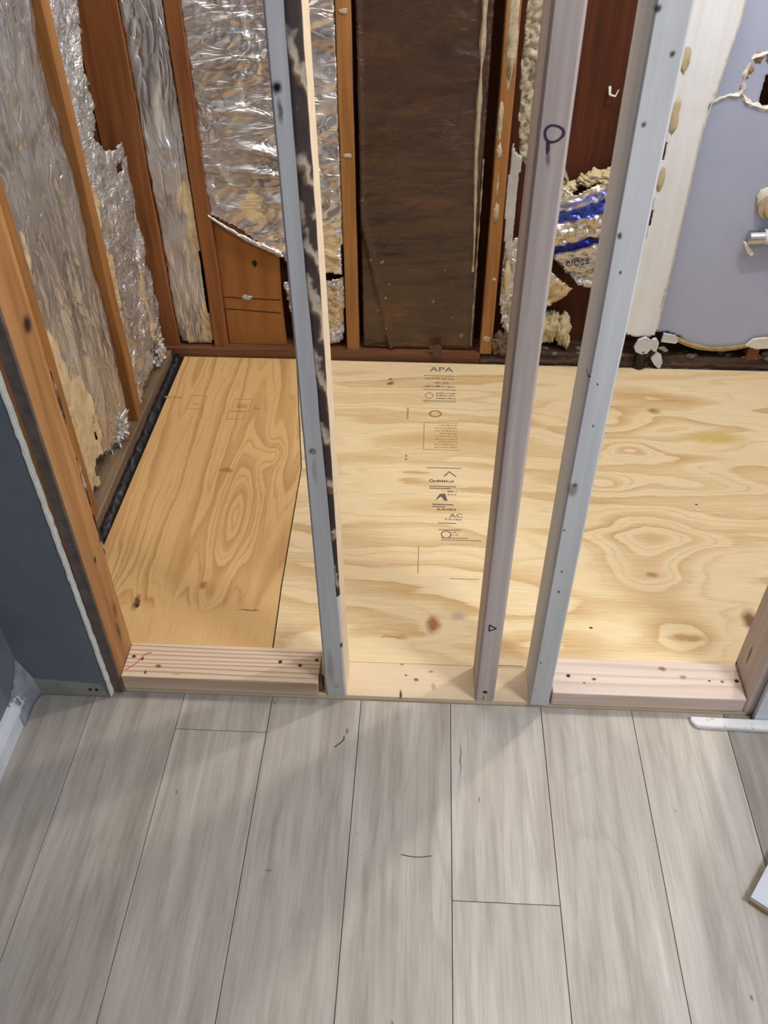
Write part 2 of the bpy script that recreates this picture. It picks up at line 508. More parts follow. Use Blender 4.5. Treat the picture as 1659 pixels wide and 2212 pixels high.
FT = (0.74, 0.725, 0.72)
M['foil'] = foil_mat('aluminium_foil_facing', FT, an=(0.7, 1, 1.3))
M['foil_left'] = foil_mat('dusty_foil_facing', (0.60, 0.575, 0.55), torn=[((-0.86, 0.53, 0.36), (0.2, 0.055, 0.22)), ((-0.86, 0.60, 0.14), (0.2, 0.075, 0.20)), ((-0.86, 0.545, 0.68), (0.2, 0.012, 0.05))], rough=0.30, bump_scale=26, an=(1, 1.2, 0.35))
M['foil_torn'] = foil_mat('crumpled_torn_foil', FT, torn=[((-0.86, 0.94, 0.46), (0.2, 0.03, 0.20)), ((-0.86, 0.925, 0.10), (0.2, 0.03, 0.10)), ((-0.86, 1.16, 0.20), (0.2, 0.015, 0.16))], rough=0.26, bump_scale=48)
M['foil_strip'] = foil_mat('smooth_foil_strip', (0.76, 0.755, 0.755), torn=[((-0.728, 1.27, 0.42), (0.020, 0.2, 0.12)), ((-0.725, 1.27, 0.10), (0.022, 0.2, 0.09))], rough=0.26, bump_scale=16, an=(1.5, 1, 0.4))
M['foil_back'] = foil_mat('wrinkled_foil_batt', FT, torn=[((-0.56, 1.27, 0.48), (0.04, 0.2, 0.045)), ((-0.345, 1.27, 0.36), (0.03, 0.2, 0.07))], rough=0.22, bump_scale=15, an=(0.55, 1, 1.7))
M['foil_scrap'] = foil_mat('torn_foil_scrap', FT, torn=[((-0.34, 1.27, 0.17), (0.028, 0.2, 0.07))], rough=0.30, bump_scale=50)
M['kraft_foil'] = foil_mat('kraft_backed_foil', FT, torn=[((0.29, 1.27, 0.22), (0.09, 0.2, 0.06))], rough=0.3, bump_scale=50)

n = N('dark_plastic_sheeting')
pc = n.ramp(n.noise(n.vec('MULTIPLY', n.pos, (0.5, 1, 1.4)), 9, 4), [(0.3, srgb(50, 34, 25)), (0.58, srgb(74, 49, 31)), (0.75, srgb(104, 66, 36))])
wv = n.warped(0.02, 50)
for (x, z, r) in [(-0.19, .11, .004), (-0.215, .17, .004), (-.19, .21, .005), (-.18, .25, .003), (-.05, .20, .004), (.01, .15, .004), (-.12, .30, .003), (-.235, .33, .003), (0.035, .09, .006), (-.02, .30, .003), (-.2, .32, .004)]:
    pc = n.mix(n.blob((x, 1.27, z), (r, 0.2, r), 0.6, 1.1, wv), pc, srgb(150, 118, 80))
n.bump(n.noise(n.vec('MULTIPLY', n.pos, (0.4, 1, 1.5)), 24, 4, 0.55, 0.7), 0.6, 0.010)
M['sheeting'] = n.out(pc, n.ramp(n.noise(n.pos, 16, 3), [(0.4, 0.14), (0.7, 0.36)]), 0, 0.7)

n = N('printed_foil_wrapper')
u = n.vec('DOT_PRODUCT', n.warped(0.02, 26), (-0.28, 0.0, 1.0))
st = n.ramp(n.math('MULTIPLY', n.math('ADD', u, -0.20), 4.5),
            [(0.0, srgb(206, 204, 202)), (0.31, srgb(210, 208, 206)), (0.35, srgb(22, 30, 112)), (0.43, srgb(40, 58, 150)), (0.46, srgb(216, 202, 180)), (0.70, srgb(220, 206, 186)), (0.73, srgb(64, 86, 186)), (0.85, srgb(70, 88, 180)), (0.88, srgb(222, 220, 224)), (0.95, srgb(104, 116, 200)), (1.0, srgb(216, 204, 176))])
n.bump(n.noise(n.pos, 45, 4), 0.6, 0.006)
M['wrapper'] = n.out(st, 0.22, 0.75, 0.6)

# vinyl plank floor: tint per plank comes from a face attribute
n = N('grey_vinyl_plank')
at = n.t.nodes.new('ShaderNodeAttribute')
at.attribute_name = 'tint'
sepc = n.t.nodes.new('ShaderNodeSeparateColor')
n.L(at.outputs['Color'], sepc.inputs[0])
off = n.vec('MULTIPLY', at.outputs['Vector'], (37.0, 61.0, 17.0))
pv = n.vec('ADD', n.pos, off)
g1 = n.noise(n.vec('MULTIPLY', pv, (1, 0.085, 1)), 34, 5, 0.6, 0.4)
g2 = n.noise(n.vec('MULTIPLY', pv, (1, 0.13, 1)), 9, 2, 0.45, 0.5)
rings = n.math('FRACT', n.math('MULTIPLY', g2, 9.0))
rk = n.ramp(rings, [(0, 0.0), (0.6, 0.15), (0.9, 1.0), (1.0, 0.0)])
c0 = n.ramp(g1, [(0.28, srgb(164, 154, 143)), (0.5, srgb(190, 182, 171)), (0.72, srgb(209, 203, 194))])
c0 = n.mix(n.math('MULTIPLY', rk, n.ramp(g2, [(0.45, 0.0), (0.62, 0.22)])), c0, srgb(134, 122, 110))
fine = n.noise(n.vec('MULTIPLY', pv, (1, 0.03, 1)), 260, 2)
c0 = n.mix(n.ramp(fine, [(0.3, 0.25), (0.5, 0.0)]), c0, srgb(140, 128, 116))
hsv = n.t.nodes.new('ShaderNodeHueSaturation')
hsv.inputs['Saturation'].default_value = 0.9
n.L(c0, hsv.inputs['Color'])
n.L(n.math('ADD', n.math('MULTIPLY', sepc.outputs[0], 0.22), 0.88), hsv.inputs['Value'])
fc = hsv.outputs[0]
wv = n.warped(0.008, 60)
for (x, y, rx, ry) in [(-0.20, -0.07, 0.006, 0.012), (-0.35, -0.012, .005, .003), (-0.09, -0.585, 0.005, 0.012), (-0.50, -0.215, .004, .008), (0.40, -0.21, .003, .003), (-0.31, -0.355, .012, .005),
                       (-0.165, -0.28, .002, .002), (-0.155, -0.32, .002, .002), (0.12, -0.12, .003, .003), (0.455, -0.52, .004, .008), (0.05, -0.205, .003, .012), (0.018, -0.12, .0025, .07)]:
    fc = n.mix(n.blob((x, y, 0), (rx * 0.55, ry * 0.6, 0.02), 0.3, 1.3, wv), fc, srgb(122, 112, 102))
n.bump(g1, 0.05, 0.001)
M['vinyl'] = n.out(fc, 0.48, 0, 0.35)
M['under'] = plain('dark_underlay', (0.05, 0.045, 0.04), 0.9, 0.2, 20)

# ------------------------------------------------------------------ the setting
XL, XR, YB, YR, ZC = -0.845, 1.27, 1.351, -2.6, 2.42
rnd = random.Random(4)
PW = 0.178
bm = B()
lay = bm.loops.layers.float_color.new('tint')
joints = {-3: -0.0805, 0: -0.3915}
tints = {-6: .35, -5: -.25, -4: -.2, -3: .05, -2: .15, -1: .32, 0: .62, 1: .55, 2: .70, 3: -1.0, 4: -.6, 5: .5, 6: .3}
for k in range(-5, 8):
    j0 = joints.get(k, -0.95 - 0.37 * ((k * 5) % 3))
    ys = [0.004]
    y = j0
    if k not in joints:
        ys += [j0, j0 - 1.22]
    else:
        ys += [j0, j0 - 1.22, j0 - 2.44]
    ys = [q for q in ys if q > YR] + [YR]
    for a, b in zip(ys[:-1], ys[1:]):
        x0, x1 = max(k * PW, XL), min((k + 1) * PW, XR)
        if x1 - x0 < 0.01:
            continue
        before = set(bm.faces)
        box(bm, x0 + 0.0006, x1 - 0.0006, b + 0.0006, a - 0.0006, -0.006, 0.0, 0.0007)
        t = (tints.get(k, 0.4) + rnd.uniform(-.04, .04), rnd.random(), rnd.random(), 1)
        for f in bm.faces:
            if f not in before:
                for lp in f.loops:
                    lp[lay] = t
floor = struct('floor', bm, M['vinyl'])
struct('trim_1', board(XL, XR, YR, 0.004, -0.016, -0.0062, 0), M['under'])['label'] = 'dark underlay below the planks'

bm = B()
box(bm, XL - 0.15, XR + 0.1, YR - 0.1, YB + 0.1, ZC, ZC + 0.05)
struct('ceiling', bm, M['ceiling'])
# room walls
struct('wall_left', board(XL - 0.0127, XL, YR, 0.0, -0.016, ZC, 0), M['paint_dark'])
struct('wall_right', board(XR, XR + 0.02, YR, YB + 0.02, -0.03, ZC, 0), M['paint_pale'])
struct('wall_rear', board(XL, XR, YR - 0.02, YR, -0.016, ZC, 0), M['paint_pale'])
# exterior sheathing behind the open framing
struct('wall_back', board(-0.96, XR, YB, YB + 0.02, -0.05, ZC, 0), M['sheath'])
bm = B()
box(bm, -0.955, -0.936, 0.0, YB, -0.05, ZC)
struct('wall_alcove_left', bm, M['sheath'])
# front stub wall left of the opening: drywall on the face of the framing
edge = [(-0.676, 0.0)]
pts = []
zz = 0.004
while zz < ZC:
    pts.append((-0.677 + 0.0016 * noise.noise(Vector((0, 3.1, zz * 45))) - 0.014 * min(1, zz / 1.2), zz))
    zz += 0.012
wf = thing('wall_front', (-0.76, -0.006, 0), 'slate blue drywall stub left of the opening', 'wall')
wf['kind'] = 'structure'
del wf['category']
bm = B()
ring_l = [(XL, p[1]) for p in pts]
for i in range(len(pts) - 1):
    a, b = pts[i], pts[i + 1]
    q = []
    for y in (-0.0125, 0.0):
        q.append([bm.verts.new((XL, y, a[1])), bm.verts.new((a[0], y, a[1])), bm.verts.new((b[0], y, b[1])), bm.verts.new((XL, y, b[1]))])
    bm.faces.new(q[0])
    bm.faces.new(q[1][::-1])
    bm.faces.new((q[0][1], q[1][1], q[1][2], q[0][2]))
bmesh.ops.remove_doubles(bm, verts=bm.verts, dist=0.0001)
struct('painted_drywall', bm, M['paint_dark'], wf)
# raw white edge of the cut sheet
bm = B()
prev = None
for i, p in enumerate(pts):
    r = 0.0022 + 0.0016 * noise.noise(Vector((7, 1, p[1] * 90)))
    ring = [bm.verts.new((p[0] - r, -0.0139, p[1])), bm.verts.new((p[0] + r * 0.8, -0.0130, p[1])), bm.verts.new((p[0] + r, -0.002, p[1])), bm.verts.new((p[0] - r, -0.002, p[1]))]
    if prev:
        for k in range(4):
            bm.faces.new((prev[k], prev[(k + 1) % 4], ring[(k + 1) % 4], ring[k]))
    prev = ring
o = struct('raw_cut_edge', bm, M['gypsum'], wf)
o['label'] = 'ragged white cut edge of the drywall'
# unpainted band where the baseboard was pulled off
bm = B()
tp = [(-0.836 + 0.016 * i, 0.053 - 0.0012 * i + 0.0025 * noise.noise(Vector((i * 0.9, 2, 5)))) for i in range(10)]
prism(bm, [(-0.836, 0.004), (-0.684, 0.004)] + tp[::-1], 'Y', -0.0137, -0.0120)
o = struct('unpainted_band', bm, M['bare_gyp'], wf)
o['label'] = 'bare grey band where a baseboard was removed'
for x in (-0.716, -0.703):
    bm = B()
    lump(bm, (x, -0.0137, 0.024), (0.0042, 0.0008, 0.0045), 0.3, 3, 2, x)
    struct('nail_hole', bm, M['screw'], wf)

# old white baseboard on the left wall
bm = B()
prof = [(0.0, 0.001), (0.015, 0.001), (0.0155, 0.040), (0.011, 0.052), (0.006, 0.060), (0.0, 0.062)]
prism(bm, [(XL + a, b) for a, b in prof], 'Y', YR, -0.016)
struct('baseboard_left', bm, M['white_trim'])
# grey smeared caulk where the baseboard meets the stub wall
bm = B()
prev = None
for i in range(26):
    t = i / 25
    y = -0.0135 - 0.075 * t
    rg = []
    for j in range(9):
        v = j / 8
        w1 = noise.fractal(Vector((t * 7, v * 5, 3)), 0.6, 2, 4)
        x = XL + 0.0006 + max(0.0, 0.0165 * (1 - v ** 3)) + 0.0012 * w1 + 0.010 * (1 - t) ** 6 * (1 - v)
        z = 0.002 + (0.062 + 0.05 * (1 - t) ** 2 + 0.010 * w1) * v
        rg.append(bm.verts.new((x, y, z)))
    if prev:
        for j in range(8):
            bm.faces.new((prev[j], prev[j + 1], rg[j + 1], rg[j]))
    prev = rg
o = obj('caulk_smear', bm, plain('grey_caulk', srgb(150, 152, 160), 0.75, 0.35, 30), smooth=True, solid=0.0015)
tag(o, 'grey caulk smeared over the baseboard end in the left corner', 'caulk')

# white jamb drywall right of the opening
wr = struct('wall_front_right', board(0.588, XR, -0.0125, -0.001, 0.003, ZC, 0.001), M['white_trim'])

# ------------------------------------------------------------------ plywood and sills
ply_l = obj('plywood_sheet', (lambda bm: (prism(bm, [(-0.816, 0.091), (-0.3715, 0.091), (-0.379, 0.30), (-0.385, 0.722), (-0.4625, 1.245), (-0.806, 1.245)], 'Z', -0.006, 0.014), bm)[1])(B()), M['ply_left'])
tag(ply_l, 'narrow orange-tan plywood subfloor sheet in the left of the alcove with lengthwise grain', 'plywood', 'plywood subfloor sheets')
ply_r = obj('plywood_sheet', (lambda bm: (prism(bm, [(-0.3685, 0.091), (XR - 0.01, 0.091), (XR - 0.01, 1.2385), (-0.4595, 1.245), (-0.382, 0.722), (-0.376, 0.30)], 'Z', -0.007, 0.012), bm)[1])(B()), M['ply_right'])
tag(ply_r, 'wide pale plywood subfloor sheet with cross grain behind the white studs', 'plywood', 'plywood subfloor sheets')
sill = obj('sill_board', board(-0.655, 0.612, 0.0055, 0.0905, -0.026, 0.012, 0.0015), M['sill'])
tag(sill, 'low cream sill board under the upright studs along the floor edge', 'board')


def ztext(s, x, y, size, mat, parent, rot=0.0, name='stamp_lettering', z=0.0124, sx=1.0, wd=0.0):
    c = bpy.data.curves.new('t', 'FONT')
    c.body = s
    c.size = size
    c.extrude = 0.00008
    c.offset = wd
    c.align_x = 'LEFT'
    t = bpy.data.objects.new('t', c)
    me = bpy.data.meshes.new_from_object(t)
    bpy.data.objects.remove(t)
    me.name = name
    me.materials.append(mat)
    o = bpy.data.objects.new(name, me)
    COL.objects.link(o)
    o.parent = parent
    o.location = Vector((x, y, z)) - world_loc(parent)
    o.rotation_euler = (0, 0, rot)
    o.scale = (sx, 1, 1)
    return o


def bars(rects, mat, parent, name, z=0.0121):
    """each long printed line is a part; the rows of illegible small print are one part"""
    small = B()
    for (x0, x1, y0, y1) in rects:
        if max(x1 - x0, y1 - y0) > 0.02:
            bm = B()
            box(bm, x0, x1, y0, y1, z, z + 0.00025)
            obj(name, bm, mat, parent)
        else:
            box(small, x0, x1, y0, y1, z, z + 0.00025)
    if small.verts:
        o = obj('stamp_small_print', small, mat, parent)
        o['kind'] = 'stuff'


def ring(bm, c, r0, r1, z0, z1, seg=24, ell=1.0):
    for i in range(seg):
        a, b = 2 * math.pi * i / seg, 2 * math.pi * (i + 1) / seg
        v = []
        for z in (z0, z1):
            for (t, r) in ((a, r0), (a, r1), (b, r1), (b, r0)):
                v.append(bm.verts.new((c[0] + r * math.cos(t), c[1] + ell * r * math.sin(t), z)))
        for q in ((0, 3, 2, 1), (4, 5, 6, 7), (1, 2, 6, 5), (3, 0, 4, 7)):
            bm.faces.new([v[k] for k in q])


# grade stamp printed up the middle of the pale sheet
rr = random.Random(9)


def scribble(x0, x1, y, h, gap=0.0035):
    out = []
    x = x0
    while x < x1:
        l = rr.uniform(0.0015, 0.005)
        out.append((x, min(x + l, x1), y, y + h * rr.uniform(0.5, 1.0)))
        x += l + rr.uniform(0.0008, gap)
    return out


o = ztext('APA', -0.055, 1.196, 0.036, M['ink'], ply_r, sx=1.05)
o['label'] = 'APA grade stamp lettering'
g = [(-0.073, 0.016, 1.172, 1.1745), (-0.073, 0.022, 1.098, 1.1005), (-0.072, 0.022, 1.042, 1.0445), (-0.072, 0.022, 1.036, 1.0375)]
g += scribble(-0.068, 0.018, 1.154, 0.009) + scribble(-0.07, 0.02, 1.112, 0.008) + scribble(-0.035, 0.02, 1.078, 0.007) + scribble(-0.035, 0.02, 1.066, 0.007) + scribble(-0.035, 0.02, 1.052, 0.007)
bars(g, M['ink'], ply_r, 'stamp_line')
ztext('40 20', -0.040, 1.130, 0.016, M['ink'], ply_r, sx=1.1)
bm = B()
ring(bm, (-0.055, 1.068), 0.010, 0.0125, 0.0121, 0.0124, ell=1.3)
obj('stamp_ring', bm, M['ink_pale'], ply_r)
bm = B()
ring(bm, (-0.037, 0.978), 0.013, 0.019, 0.0121, 0.0124, 14, ell=0.9)
obj('stamp_ring', bm, M['ink_pale'], ply_r)
g = [(-0.069, 0.027, 0.934, 0.9358), (-0.0685, -0.0665, 0.812, 0.93), (-0.067, 0.032, 0.812, 0.8138)]
for i in range(9):
    g += scribble(-0.038 + 0.012 * (i % 3 == 0), 0.024, 0.922 - i * 0.0125, 0.0055, 0.003)
bars(g, M['ink_pale'], ply_r, 'stamp_line')
g = [(-0.058, 0.032, 0.735, 0.7375), (-0.050, 0.018, 0.660, 0.663), (-0.050, 0.004, 0.652, 0.6555), (-0.042, 0.010, 0.590, 0.5935), (-0.042, -0.010, 0.582, 0.5848), (-0.028, 0.016, 0.522, 0.5245), (-0.026, 0.028, 0.498, 0.5005),
     (-0.020, 0.045, 0.470, 0.472), (-0.020, 0.075, 0.4635, 0.4655)]
g += scribble(-0.04, 0.012, 0.678, 0.010, 0.0022) + scribble(-0.004, 0.02, 0.64, 0.006) + scribble(-0.004, 0.02, 0.628, 0.006) + scribble(-0.03, 0.016, 0.570, 0.008, 0.002) + scribble(-0.01, 0.03, 0.535, 0.006) + scribble(0.004, 0.02, 0.49, 0.004) + scribble(0.004, 0.02, 0.481, 0.004)
bars(g, M['ink'], ply_r, 'stamp_line')
bm = B()
ring(bm, (-0.008, 0.483), 0.010, 0.0125, 0.0121, 0.0124, ell=1.1)
obj('stamp_ring', bm, M['ink'], ply_r)
bm = B()
ring(bm, (-0.045, 0.683), 0.0035, 0.006, 0.0121, 0.0124)
obj('stamp_ring', bm, M['ink'], ply_r)
bm = B()
prism(bm, [(-0.035, 0.606), (-0.024, 0.632), (-0.010, 0.634), (-0.004, 0.606), (-0.012, 0.606), (-0.020, 0.622)], 'Z', 0.0121, 0.0124)
obj('stamp_symbol', bm, M['ink'], ply_r)
bm = B()
prism(bm, [(-0.015, 0.702), (0.001, 0.724), (0.020, 0.702), (0.017, 0.701), (0.001, 0.719), (-0.009, 0.703)], 'Z', 0.0121, 0.0124)
obj('stamp_symbol', bm, M['ink'], ply_r)
ztext('AC', 0.000, 0.545, 0.020, M['ink'], ply_r, sx=1.2)
bars([(-0.117, -0.112, 0.95 + i * 0.0115, 0.958 + i * 0.0115) for i in range(5)] + [(-0.115, -0.110, 0.765 + i * 0.014, 0.774 + i * 0.014) for i in range(2)], M['ink_pale'], ply_r, 'edge_numbers')
bars([(-0.0735, -0.0715, 0.352, 0.44)], M['ink_pale'], ply_r, 'pencil_tick')
bars([(0.0, 0.066, 0.3365, 0.338), (0.088, 0.148, 0.0935, 0.0950)], M['ink'], ply_r, 'scored_line')
# faint boxes stamped on the orange sheet
g = []
for (x0, x1, y0, y1) in [(-0.742, -0.695, 0.968, 1.035), (-0.612, -0.560, 0.965, 1.022), (-0.618, -0.572, 0.925, 0.960)]:
    g += [(x0, x1, y1, y1 + 0.002), (x0, x1, y0, y0 + 0.002), (x0, x0 + 0.0015, y0, y1), (x1, x1 + 0.0015, y0, y1)]
g += scribble(-0.815, -0.765, 1.02, 0.012) + scribble(-0.73, -0.71, 0.99, 0.010) + scribble(-0.60, -0.57, 0.98, 0.03) + scribble(-0.55, -0.53, 0.975, 0.012)
bars(g, M['ink_pale'], ply_l, 'faint_grade_stamp', 0.0141)
# short screw dents on the pale sheet
for (x, y) in [(0.30, 0.205), (0.12, 0.62), (0.335, 0.105), (0.352, 0.104), (0.61, 0.62)]:
    bm = B()
    lump(bm, (x, y, 0.0121), (0.004, 0.0025, 0.0005), 0.3, 3, 2, x * 9)
    obj('screw_dent', bm, M['screw'], ply_r)
# shaving of wood lying by the orange sheet's corner is left with the sheet's splinter
bm = B()
prism(bm, [(0.60, 0.60), (0.612, 0.592), (0.616, 0.595), (0.604, 0.603)], 'Z', 0.0121, 0.0135)
tag(obj('wood_chip', bm, M['gypsum']), 'tiny white splinter lying on the pale plywood at right', 'splinter')


def screw(x, y, z, parent, mat='screw', r=0.0045):
    bm = B()
    tube(bm, (x, y, z - 0.002), (x, y, z + 0.0006), r, r * 0.9, 12)
    obj('screw', bm, M[mat], parent)


pl = obj('bottom_plate', board(-0.654, -0.262, 0.001, 0.0885, 0.0125, 0.0505, 0.003), M['plate_left'])
tag(pl, 'lined pine bottom plate left of the leftmost white stud', 'lumber', 'front bottom plates')
for (x, y) in [(-0.343, 0.052), (-0.302, 0.045), (-0.270, 0.060)]:
    screw(x, y, 0.0505, pl)
bm = B()
for (a, b) in [((-0.648, 0.018), (-0.632, 0.034)), ((-0.632, 0.034), (-0.618, 0.060)), ((-0.618, 0.060), (-0.606, 0.064))]:
    d = Vector((b[0] - a[0], b[1] - a[1])).normalized().orthogonal() * 0.0012
    prism(bm, [(a[0] + d.x, a[1] + d.y), (b[0] + d.x, b[1] + d.y), (b[0] - d.x, b[1] - d.y), (a[0] - d.x, a[1] - d.y)], 'Z', 0.0503, 0.0508)
obj('red_pencil_mark', bm, M['red_ink'], pl)
# torn end knot at the right end of the plate
bm = B()
lump(bm, (-0.2585, 0.022, 0.028), (0.006, 0.016, 0.017), 0.25, 2.5, 3, 1.2)
obj('broken_knot', bm, plain('brown_knot', srgb(120, 86, 58), 0.7, 0.35, 60), pl, smooth=True)
pr = obj('bottom_plate', board(0.196, 0.5665, 0.001, 0.0885, 0.0125, 0.0505, 0.003), M['plate_right'])
tag(pr, 'pale knotty bottom plate between the bluish stud and the right end stud', 'lumber', 'front bottom plates')
for (x, y) in [(0.230, 0.044), (0.558, 0.046)]:
    screw(x, y, 0.0505, pr)


# ------------------------------------------------------------------ upright studs
def stud_rings(spine, wx, dy, c=0.003, wane=None):
    """spine rows: (z, x_left, y_front[, width]); octagonal section"""
    bm = B()
    prev = None
    for row in spine:
        z, x, y = row[:3]
        ww = row[3] if len(row) > 3 else wx
        cf = wane(z) if wane else (c, c)
        P = [(x + c, y), (x + ww - cf[0], y), (x + ww, y + cf[1]), (x + ww, y + dy - c), (x + ww - c, y + dy), (x + c, y + dy), (x, y + dy - c), (x, y + c)]
        rg = [bm.verts.new((p[0], p[1], z)) for p in P]
        if prev:
            for k in range(8):
                bm.faces.new((prev[k], prev[(k + 1) % 8], rg[(k + 1) % 8], rg[k]))
        else:
            bm.faces.new(rg[::-1])
        prev = rg
    bm.faces.new(prev)
    return bm


def wane(z):
    k = max(0.0, min(1.0, (z - 0.22) / 0.75))
    e = 0.0032 + 0.0135 * k + 0.0012 * noise.noise(Vector((1, 2, z * 14)))
    return (e, e * 1.2)


STUD_TOP = ZC - 0.002
zs = [0.0125 + (STUD_TOP - 0.0125) * i / 60 for i in range(61)]
xl = lambda z: -0.2465 - 0.010 * min(1.0, max(0, z) / 1.2) ** 1.3 - (0.0015 if z > 0.05 else 0)
sL = thing('wall_stud', (-0.227, 0.045, 0.0125), 'leftmost white stud with dark bark running up its right corner', 'stud', 'upright studs across the opening')
obj('lumber', stud_rings([(z, xl(z), 0.003, 0.0395) for z in zs], 0.0395, 0.0875, 0.003, wane), M['stud_left'], sL)
_me = sL.children[0].data
_me.materials.append(M['sill'])
for _p in _me.polygons:
    if _p.normal.x > 0.9:
        _p.material_index = 1  # cream on the right side stands in for the bulb's warm light
# bark on the waney corner
bm = B()
prev = None
z = 0.30
while z < STUD_TOP:
    e = wane(z)
    x1 = xl(z) + 0.0395
    g = max(0.15, min(1, (z - 0.28) / 0.3))
    row = []
    for i in range(5):
        t = i / 4
        nn = 0.0012 * noise.noise(Vector((t * 3, 4, z * 30))) + 0.0012 * math.sin(math.pi * t) * g
        px = x1 - e[0] * (1 - t) * 0.96
        py = 0.003 + e[1] * t * 0.96
        row.append(bm.verts.new((px + 0.7 * nn + 0.0003, py - 0.7 * nn - 0.0003, z)))
    if prev:
        for i in range(4):
            bm.faces.new((prev[i], prev[i + 1], row[i + 1], row[i]))
    prev = row
    z += 0.008
o = obj('bark_edge', bm, M['bark'], sL, smooth=True, solid=0.0006)
o['label'] = 'dark bark with pale diagonal streaks'
# bright screw low on the face
bm = B()
tube(bm, (-0.225, 0.0045, 0.043), (-0.225, 0.0022, 0.043), 0.0042, seg=14)
obj('screw', bm, M['steel'], sL)

xm = lambda z: 0.0465 + 0.0035 * z
sM = thing('wall_stud', (0.067, 0.045, 0.0125), 'middle pinkish grey stud with a purple marker ring', 'stud', 'upright studs across the opening')
obj('lumber', stud_rings([(z, xm(z), 0.004, 0.0385) for z in zs], 0.0385, 0.0865, 0.004), M['stud_mid'], sM)


def yring(bm, c, r0, r1, y0, y1, seg=28, ex=1.0, wob=0.06):
    for i in range(seg):
        a, b = 2 * math.pi * i / seg, 2 * math.pi * (i + 1) / seg
        v = []
        for y in (y0, y1):
            for (t, r) in ((a, r0), (a, r1), (b, r1), (b, r0)):
                k = 1 + wob * math.sin(3 * t + 1)
                v.append(bm.verts.new((c[0] + ex * k * r * math.cos(t), y, c[1] + k * r * math.sin(t))))
        for q in ((0, 1, 2, 3), (7, 6, 5, 4), (1, 5, 6, 2), (3, 7, 4, 0)):
            bm.faces.new([v[k] for k in q])


bm = B()
yring(bm, (0.0700, 1.0985), 0.0080, 0.0107, 0.0034, 0.0042, ex=1.15)
prism(bm, [(0.0625, 1.089), (0.0665, 1.089), (0.0675, 1.079), (0.0645, 1.074), (0.0630, 1.081)], 'Y', 0.0034, 0.0042)
o = obj('marker_ring', bm, M['purple_ink'], sM)
o['label'] = 'purple ring drawn in marker with a short tail'
bm = B()
for (a, b) in [((0.060, 0.239), (0.060, 0.222)), ((0.060, 0.222), (0.0725, 0.229)), ((0.0725, 0.229), (0.0595, 0.2385))]:
    d = Vector((b[0] - a[0], b[1] - a[1])).normalized().orthogonal() * 0.0011
    prism(bm, [(a[0] + d.x, a[1] + d.y), (b[0] + d.x, b[1] + d.y), (b[0] - d.x, b[1] - d.y), (a[0] - d.x, a[1] - d.y)], 'Y', 0.0034, 0.0042)
o = obj('marker_triangle', bm, M['purple_ink'], sM)
o['label'] = 'small black triangle drawn near the foot'
bm = B()
tube(bm, (0.066, 0.006, 0.041), (0.066, 0.0034, 0.041), 0.004, seg=12)
obj('screw', bm, M['screw'], sM)

xr = lambda z: 0.1535 + 0.004 * z - 0.014 * max(0, min(z, 1.4) - 0.85)
yr = lambda z: -0.0005 - 0.045 * max(0, min(z, 1.5) - 0.55) ** 1.5
sR = thing('wall_stud', (0.174, 0.045, 0.0125), 'rightmost upright stud, bluish white with many nail holes', 'stud', 'upright studs across the opening')
obj('lumber', stud_rings([(z, xr(z), yr(z), 0.0385 + 0.0035 * max(0, min(z, 1.4) - 0.6)) for z in zs], 0.039, 0.0895, 0.003), M['stud_right'], sR)

# end studs of the opening
eL = thing('end_stud', (-0.672, 0.045, 0.001), 'broad orange-brown end stud at the left of the opening beside the cut drywall', 'stud', 'end studs of the opening')
bm = B()
prev = None
for i in range(81):
    z = 0.001 + (STUD_TOP - 0.001) * i / 80
    r = 0.004 * noise.noise(Vector((3, 0, z * 9))) + 0.003 * noise.noise(Vector((3, 4, z * 30)))
    yb = 0.090 + min(0.0, r)
    P = [(-0.694, 0.0005), (-0.658, 0.0005), (-0.655, 0.0035), (-0.655, yb - 0.004), (-0.659, yb), (-0.694, yb)]
    rg = [bm.verts.new((p[0], p[1], z)) for p in P]
    if prev:
        for k in range(6):
            bm.faces.new((prev[k], prev[(k + 1) % 6], rg[(k + 1) % 6], rg[k]))
    else:
        bm.faces.new(rg[::-1])
    prev = rg
bm.faces.new(prev)
obj('lumber', bm, M['end_left'], eL)
bm = B()
prev = None
z = 0.003
while z < 1.6:
    e = 0.0015 * noise.noise(Vector((5, 5, z * 25)))
    rg = [bm.verts.new(p) for p in ((-0.6765, -0.0006, z), (-0.6575 + e, -0.0016, z), (-0.6552 + e * 0.3, 0.001, z))]
    if prev:
        for k in range(2):
            bm.faces.new((prev[k], prev[k + 1], rg[k + 1], rg[k]))
    prev = rg
    z += 0.01
o = obj('dark_front_edge', bm, plain('dark_grey_edge', srgb(108, 95, 87), 0.8, 0.4, 30), eL, solid=0.0008)  # darker grey strip over the narrow front of the stud
o['label'] = 'dark grey narrow front edge'
# split bark slivers on the back corner
for i, (z0, z1) in enumerate([(0.42, 0.53), (0.60, 0.70), (0.30, 0.40)]):
    bm = B()
    prev = None
    for k in range(10):
        t = k / 9
        z = z0 + (z1 - z0) * t
        wd = 0.006 * math.sin(math.pi * t) + 0.001
        y = 0.090 + 0.004 * noise.noise(Vector((i, 2, z * 40)))
        rg = [bm.verts.new(p) for p in ((-0.662, y, z), (-0.6545, y - wd, z), (-0.656, y + wd * 0.8, z))]
        if prev:
            for q in range(3):
                bm.faces.new((prev[q], prev[(q + 1) % 3], rg[(q + 1) % 3], rg[q]))
        prev = rg
    obj('bark_sliver', bm, M['bark'], eL)
eR = obj('end_stud', stud_rings([(z, 0.5685 + 0.004 * z, 0.002, 0.038) for z in zs], 0.038, 0.097, 0.003), M['end_right'])
tag(eR, 'grey-pink end stud at the right edge of the photo beside white drywall', 'stud', 'end studs of the opening')


